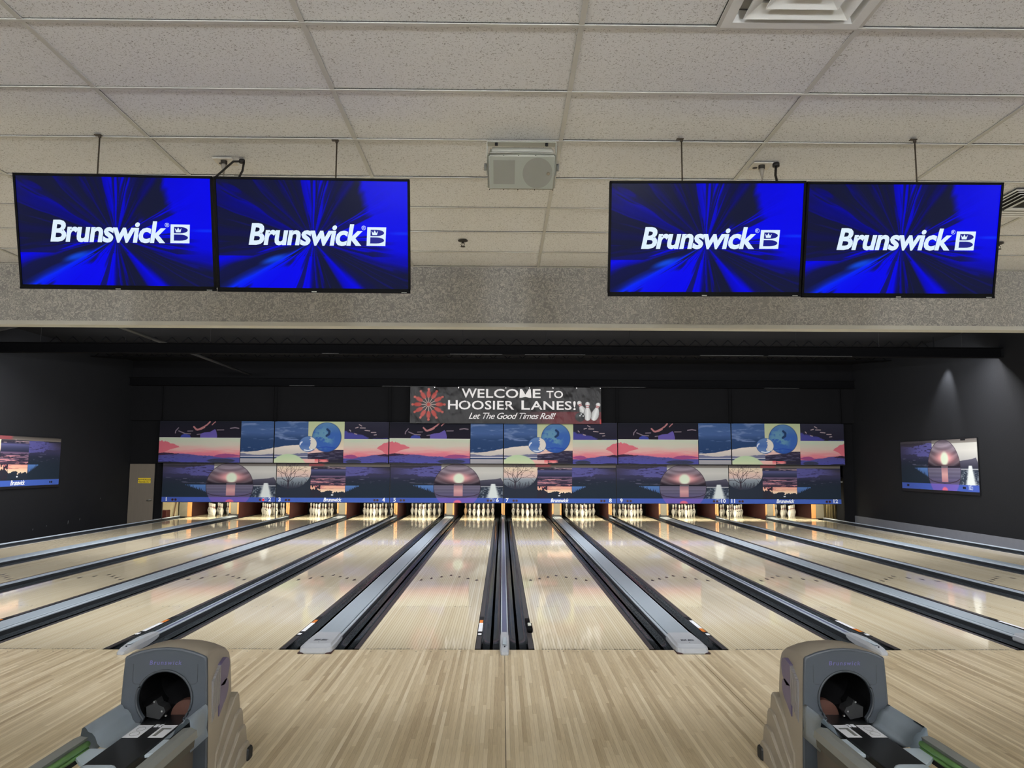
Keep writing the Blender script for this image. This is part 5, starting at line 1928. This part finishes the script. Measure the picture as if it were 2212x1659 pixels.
# ------------------------------------------------------------------ ball returns
def ball_return(X0, s, label):
    """s=+1: unit left of the photographer (outer side towards -x)"""
    t = empty('ball_return', (X0, -3.15, 0), label=label, cat='ball return', group='ball returns at the ends of the approach')

    def mk(name, bm, m, parent=None, smooth=False):
        for v in bm.verts:
            v.co.x *= s
        return obj(name, bm, m, parent or t, smooth)

    def outline(top, sc=1.0, zb=0.0, shrink=0.0):
        """half outline of the hood section seen from the front, right side up then mirrored"""
        H = top
        pts = [(0.236, zb), (0.228, zb+(H-zb)*0.40), (0.216, zb+(H-zb)*0.80), (0.210, H*0.925), (0.204, H*0.938), (0.185, H*0.950), (0.14, H*0.973), (0.07, H*0.994), (0.0, H)]
        pts = [((x-shrink)*sc if x > 0 else 0.0, z-(shrink if z > 0.3 else 0)) for x, z in pts]
        return pts + [(-x, z) for x, z in pts[-2::-1]]

    # face plate with keyhole opening
    bm = bmesh.new()
    o1 = outline(0.735, shrink=0.010)
    outer = [bm.verts.new((x, -0.004, z)) for x, z in o1]
    hole = []
    cz, rr = 0.480, 0.137
    a0 = math.asin(0.100/rr)
    for k in range(41):
        a = -math.pi/2+a0 + k*(2*math.pi-2*a0)/40
        hole.append((rr*math.cos(a), cz+rr*math.sin(a)))
    key = hole + [(-0.108, 0.355), (0.108, 0.355)]
    inner = [bm.verts.new((x, -0.004, z)) for x, z in key]
    es = [bm.edges.new((outer[i], outer[(i+1) % len(outer)])) for i in range(len(outer))]
    es += [bm.edges.new((inner[i], inner[(i+1) % len(inner)])) for i in range(len(inner))]
    bmesh.ops.triangle_fill(bm, use_beauty=True, edges=es)
    bmesh.ops.solidify(bm, geom=bm.faces[:], thickness=0.018)
    fp = mk('face_plate', bm, M['face'])
    # rounded border between the face and the shell
    bm = bmesh.new()
    rows = []
    for y, sh in ((0.012, 0.002), (0.0, 0.0), (-0.006, 0.005), (-0.005, 0.012)):
        rows.append([bm.verts.new((x, y, z)) for x, z in outline(0.738, shrink=sh)])
    for a, b_ in zip(rows, rows[1:]):
        for i in range(len(a)-1):
            bm.faces.new((a[i], a[i+1], b_[i+1], b_[i]))
    mk('face_border', bm, M['face'], fp, True)
    # hatch outline grooves
    bm = bmesh.new()
    loop = [(-0.165, 0.655), (-0.165, 0.565), (-0.155, 0.555), (-0.120, 0.555)]
    for q in (loop, [(-x, z) for x, z in loop]):
        bm_tube(bm, [(x, -0.0042, z) for x, z in q], 0.0014, 6)
    mk('hatch_groove', bm, M['groove'], fp)
    bm = bmesh.new()
    pts = []
    for (x, z) in hole:
        pts.append((x*1.035, -0.006, cz+(z-cz)*1.035))
    bm_tube(bm, [(0.112, -0.006, 0.36)]+[pts[k] for k in range(0, len(pts))]+[(-0.112, -0.006, 0.36)], 0.0065, 8)
    mk('opening_rim', bm, M['groove'], fp, True)
    o = text('logo_lettering', 'Brunswick', M['letter'], fp, (0.0, -0.0062, 0.652), size=0.030, bold=0.012, sx=1.05, shear=0.15, spacing=1.25)
    # tunnel
    bm = bmesh.new()
    A = [bm.verts.new((x, -0.003, z)) for x, z in key]
    B = [bm.verts.new((x*1.18, 0.10, cz+(z-cz)*1.18)) for x, z in key]
    C_ = [bm.verts.new((x*1.25, 0.36, cz+(z-cz)*1.05)) for x, z in key]
    n = len(A)
    for P_, Q_ in ((A, B), (B, C_)):
        for i in range(n):
            j = (i+1) % n
            bm.faces.new((P_[i], P_[j], Q_[j], Q_[i]))
    bm.faces.new(C_)
    mk('tunnel', bm, M['linerm'])
    bm = bmesh.new()
    bm_prism(bm, [(-0.095, 0.385), (-0.03, 0.372), (0.0, 0.41), (-0.01, 0.432), (-0.04, 0.445), (-0.052, 0.47), (-0.062, 0.45), (-0.10, 0.435)], 'y', 0.02, 0.09)
    mk('lift_bracket', bm, M['foot'])
    bm = bmesh.new()
    bm_cyl(bm, (0.075, 0.16, 0.36), (0.075, 0.11, 0.36), 0.085, 28)
    mk('lift_wheel', bm, M['wheel'])
    bm = bmesh.new()
    for x, y, z in ((-0.056, 0.018, 0.462), (-0.015, 0.018, 0.415), (0.005, 0.02, 0.392), (0.085, 0.13, 0.49)):
        bm_cyl(bm, (x, y, z), (x, y-0.008, z), 0.005, 8)
    mk('bolt', bm, M['steel'])
    # shell
    secs = [(0.008, 0.735, 1.0), (0.06, 0.742, 1.0), (0.20, 0.735, 0.985), (0.30, 0.712, 0.96), (0.37, 0.675, 0.93), (0.415, 0.62, 0.90), (0.44, 0.56, 0.88), (0.445, 0.50, 0.87)]
    bm = bmesh.new()
    rows = []
    for y, top, sc in secs:
        rows.append([bm.verts.new((x*(1 if z < 0.01 else sc), y, z)) for x, z in outline(top)])
    for a, b_ in zip(rows, rows[1:]):
        for i in range(len(a)-1):
            bm.faces.new((a[i], a[i+1], b_[i+1], b_[i]))
    bm.faces.new(rows[-1])
    mk('hood_shell', bm, M['hood'], None, True)
    # overlapping fins on both lower sides
    for sd in (-1, 1):
        for k in range(4):
            bm = bmesh.new()
            z_hi = 0.395-0.095*k
            yb = 0.45+0.022*k
            x0_ = sd*(0.226+0.010*k)
            x1_ = sd*(0.238+0.016*k)
            pts = [(0.10+0.02*k, 0.0), (0.115+0.02*k, max(0.0, 0.17-0.06*k)), (0.26, z_hi-0.10), (0.38, z_hi-0.015), (yb-0.02, z_hi), (yb, z_hi-0.02), (yb+0.012, z_hi-0.09), (yb+0.02, 0.0)]
            bm_prism(bm, pts, 'x', x0_-sd*0.03, x1_)
            bmesh.ops.bevel(bm, geom=[e for e in bm.edges if abs(e.verts[0].co.x-x1_) < 1e-5 and abs(e.verts[1].co.x-x1_) < 1e-5], offset=0.006, segments=1, affect='EDGES')
            mk('side_fin', bm, M['hood'])
        # emblem: ribbed stem and two lobes
        bm = bmesh.new()
        for q in range(6):
            y0_ = 0.055+q*0.017
            bm_prism(bm, [(y0_, 0.345+0.012*q), (y0_+0.013, 0.352+0.012*q), (y0_+0.013, 0.560+0.010*q), (y0_, 0.552+0.010*q)], 'x', sd*0.205, sd*(0.229+0.001*(q % 2)))
        em = mk('side_emblem', bm, M['ribs'])
        bm = bmesh.new()
        for (cy_, cz_, ry, rz) in ((0.215, 0.560, 0.070, 0.068), (0.215, 0.455, 0.068, 0.060)):
            pts = [(0.155, cz_-rz*0.85)]
            for q in range(13):
                a = -math.pi/2+q*math.pi/12
                pts.append((cy_+ry*math.cos(a), cz_+rz*math.sin(a)+0.02*math.cos(a)))
            pts.append((0.155, cz_+rz*0.80))
            bm_prism(bm, pts, 'x', sd*0.200, sd*0.230)
        bm_prism(bm, [(0.155, 0.41), (0.235, 0.405), (0.155, 0.345)], 'x', sd*0.200, sd*0.229)
        mk('emblem_lobe', bm, M['purple'], em)
        bm = bmesh.new()
        bm_box(bm, min(sd*0.235, sd*0.30), max(sd*0.235, sd*0.30), 0.46, 0.54, 0.0, 0.075, 0.015, 2)
        mk('rubber_foot', bm, M['foot'])
    # belt and stickers
    bm = bmesh.new()
    bm_box(bm, -0.102, 0.102, -1.75, 0.30, 0.325, 0.368, 0.006, 2)
    bl = mk('belt_bed', bm, M['belt'])
    for nm, xa, xb in (('instruction_sticker', -0.098, -0.022), ('warning_sticker', 0.026, 0.098)):
        bm = bmesh.new()
        bm_box(bm, xa, xb, -0.235, -0.055, 0.368, 0.3688)
        st_ = mk(nm, bm, M['label'], bl)
        bm = bmesh.new()
        if nm[0] == 'i':
            bm_tube(bm, [((xa+xb)/2+0.02*math.cos(q*math.pi/8), -0.115+0.03*math.sin(q*math.pi/8), 0.3689) for q in range(17)], 0.0012, 4)
            bm_tube(bm, [((xa+xb)/2+0.022*math.cos(q*math.pi/8), -0.185+0.03*math.sin(q*math.pi/8), 0.3689) for q in range(17)], 0.0012, 4)
        else:
            bm_box(bm, xa+0.012, xa+0.030, -0.215, -0.10, 0.3688, 0.3691)
            bm_box(bm, xa+0.030, xb-0.012, -0.120, -0.100, 0.3688, 0.3691)
        mk('printed_diagram', bm, M['rail'], st_)
    bm = bmesh.new()
    bm_box(bm, -0.014, 0.004, -0.085, -0.045, 0.368, 0.3689)
    bm_prism(bm, [(0.010, -0.085), (0.024, -0.085), (0.018, -0.065), (0.026, -0.045), (0.012, -0.045), (0.006, -0.060)], 'z', 0.368, 0.3689)
    mk('white_mark', bm, M['white'], bl)
    # pedestal under the rack
    bm = bmesh.new()
    bm_box(bm, -0.17, 0.17, -1.70, -0.01, 0.03, 0.315, 0.02, 2)
    mk('pedestal', bm, M['pedestal'])
    # guides flanking the belt
    for sd, L in ((-1, 0.36), (1, 0.24)):
        bm = bmesh.new()
        prof = [(0.104, 0.362), (0.135, 0.366), (0.150, 0.382), (0.162, 0.412), (0.178, 0.430), (0.196, 0.436), (0.206, 0.452), (0.216, 0.458), (0.226, 0.450), (0.230, 0.420), (0.226, 0.34), (0.236, 0.30)]
        bm_sweep_open(bm, [(sd*x, z) for x, z in prof], [-0.012, -0.06, -L*0.5, -L])
        bmesh.ops.solidify(bm, geom=bm.faces[:], thickness=-0.006)
        mk('side_guide', bm, M['guide'], None, True)
        bm = bmesh.new()
        bm_prism(bm, [(sd*0.104, -L+0.001), (sd*0.21, -L+0.001), (sd*0.20, -L-0.10), (sd*0.150, -L-0.16), (sd*0.104, -L-0.20)], 'z', 0.345, 0.362)
        bmesh.ops.bevel(bm, geom=bm.edges[:], offset=0.003, segments=1, affect='EDGES')
        mk('guide_shelf', bm, M['guide'])
        bm = bmesh.new()
        bm_cyl(bm, (sd*0.228, -L+0.05, 0.37), (sd*0.236, -L+0.05, 0.37), 0.012, 12)
        mk('guide_screw', bm, M['rail'])
        # rail running towards the seats
        y0_, y1_ = -1.78, -L-0.0
        bm = bmesh.new()
        bm_prism(bm, [(sd*0.196, 0.412), (sd*0.232, 0.418), (sd*0.262, 0.405), (sd*0.268, 0.372), (sd*0.252, 0.364), (sd*0.214, 0.364)], 'y', y0_, y1_)
        mk('ball_rail', bm, M['rail'])
        bm = bmesh.new()
        bm_prism(bm, [(sd*0.206, 0.364), (sd*0.256, 0.364), (sd*0.252, 0.326), (sd*0.206, 0.316)], 'y', y0_, y1_)
        mk('rail_channel', bm, M['raildark'])
        bm = bmesh.new()
        bm_cyl(bm, (sd*0.196, y0_, 0.382), (sd*0.196, y1_, 0.382), 0.014, 14)
        bm_cyl(bm, (sd*0.194, y0_, 0.358), (sd*0.194, y1_, 0.358), 0.010, 12)
        mk('green_strip', bm, M['green'], None, True)
        bm = bmesh.new()
        for yy in (-0.9, -1.5):
            bm_box(bm, min(sd*0.16, sd*0.24), max(sd*0.16, sd*0.24), yy-0.02, yy+0.02, 0.22, 0.325, 0.004, 1)
        mk('rail_strut', bm, M['raildark'])
    # rounded light bump on the belt bed near the seats
    bm = bmesh.new()
    bm_box(bm, -0.08, 0.08, -0.80, -0.62, 0.33, 0.395, 0.03, 3)
    mk('ball_stop', bm, M['guide'], None, True)
    bm = bmesh.new()
    bm_tube(bm, [(0.23*math.cos(q*math.pi/12), -1.78-0.20*math.sin(q*math.pi/12), 0.385) for q in range(13)], 0.022, 10)
    mk('end_bumper', bm, M['raildark'], None, True)
    bm = bmesh.new()
    bm_cyl(bm, (0, -1.55, 0.0), (0, -1.55, 0.05), 0.16, 20, 0.12)
    mk('pedestal_foot', bm, M['foot'])
    return t


ball_return(-1.757, 1, 'grey and taupe ball return left of the middle, serving lanes five and six')
ball_return(1.757, -1, 'grey and taupe ball return right of the middle, serving lanes seven and eight')
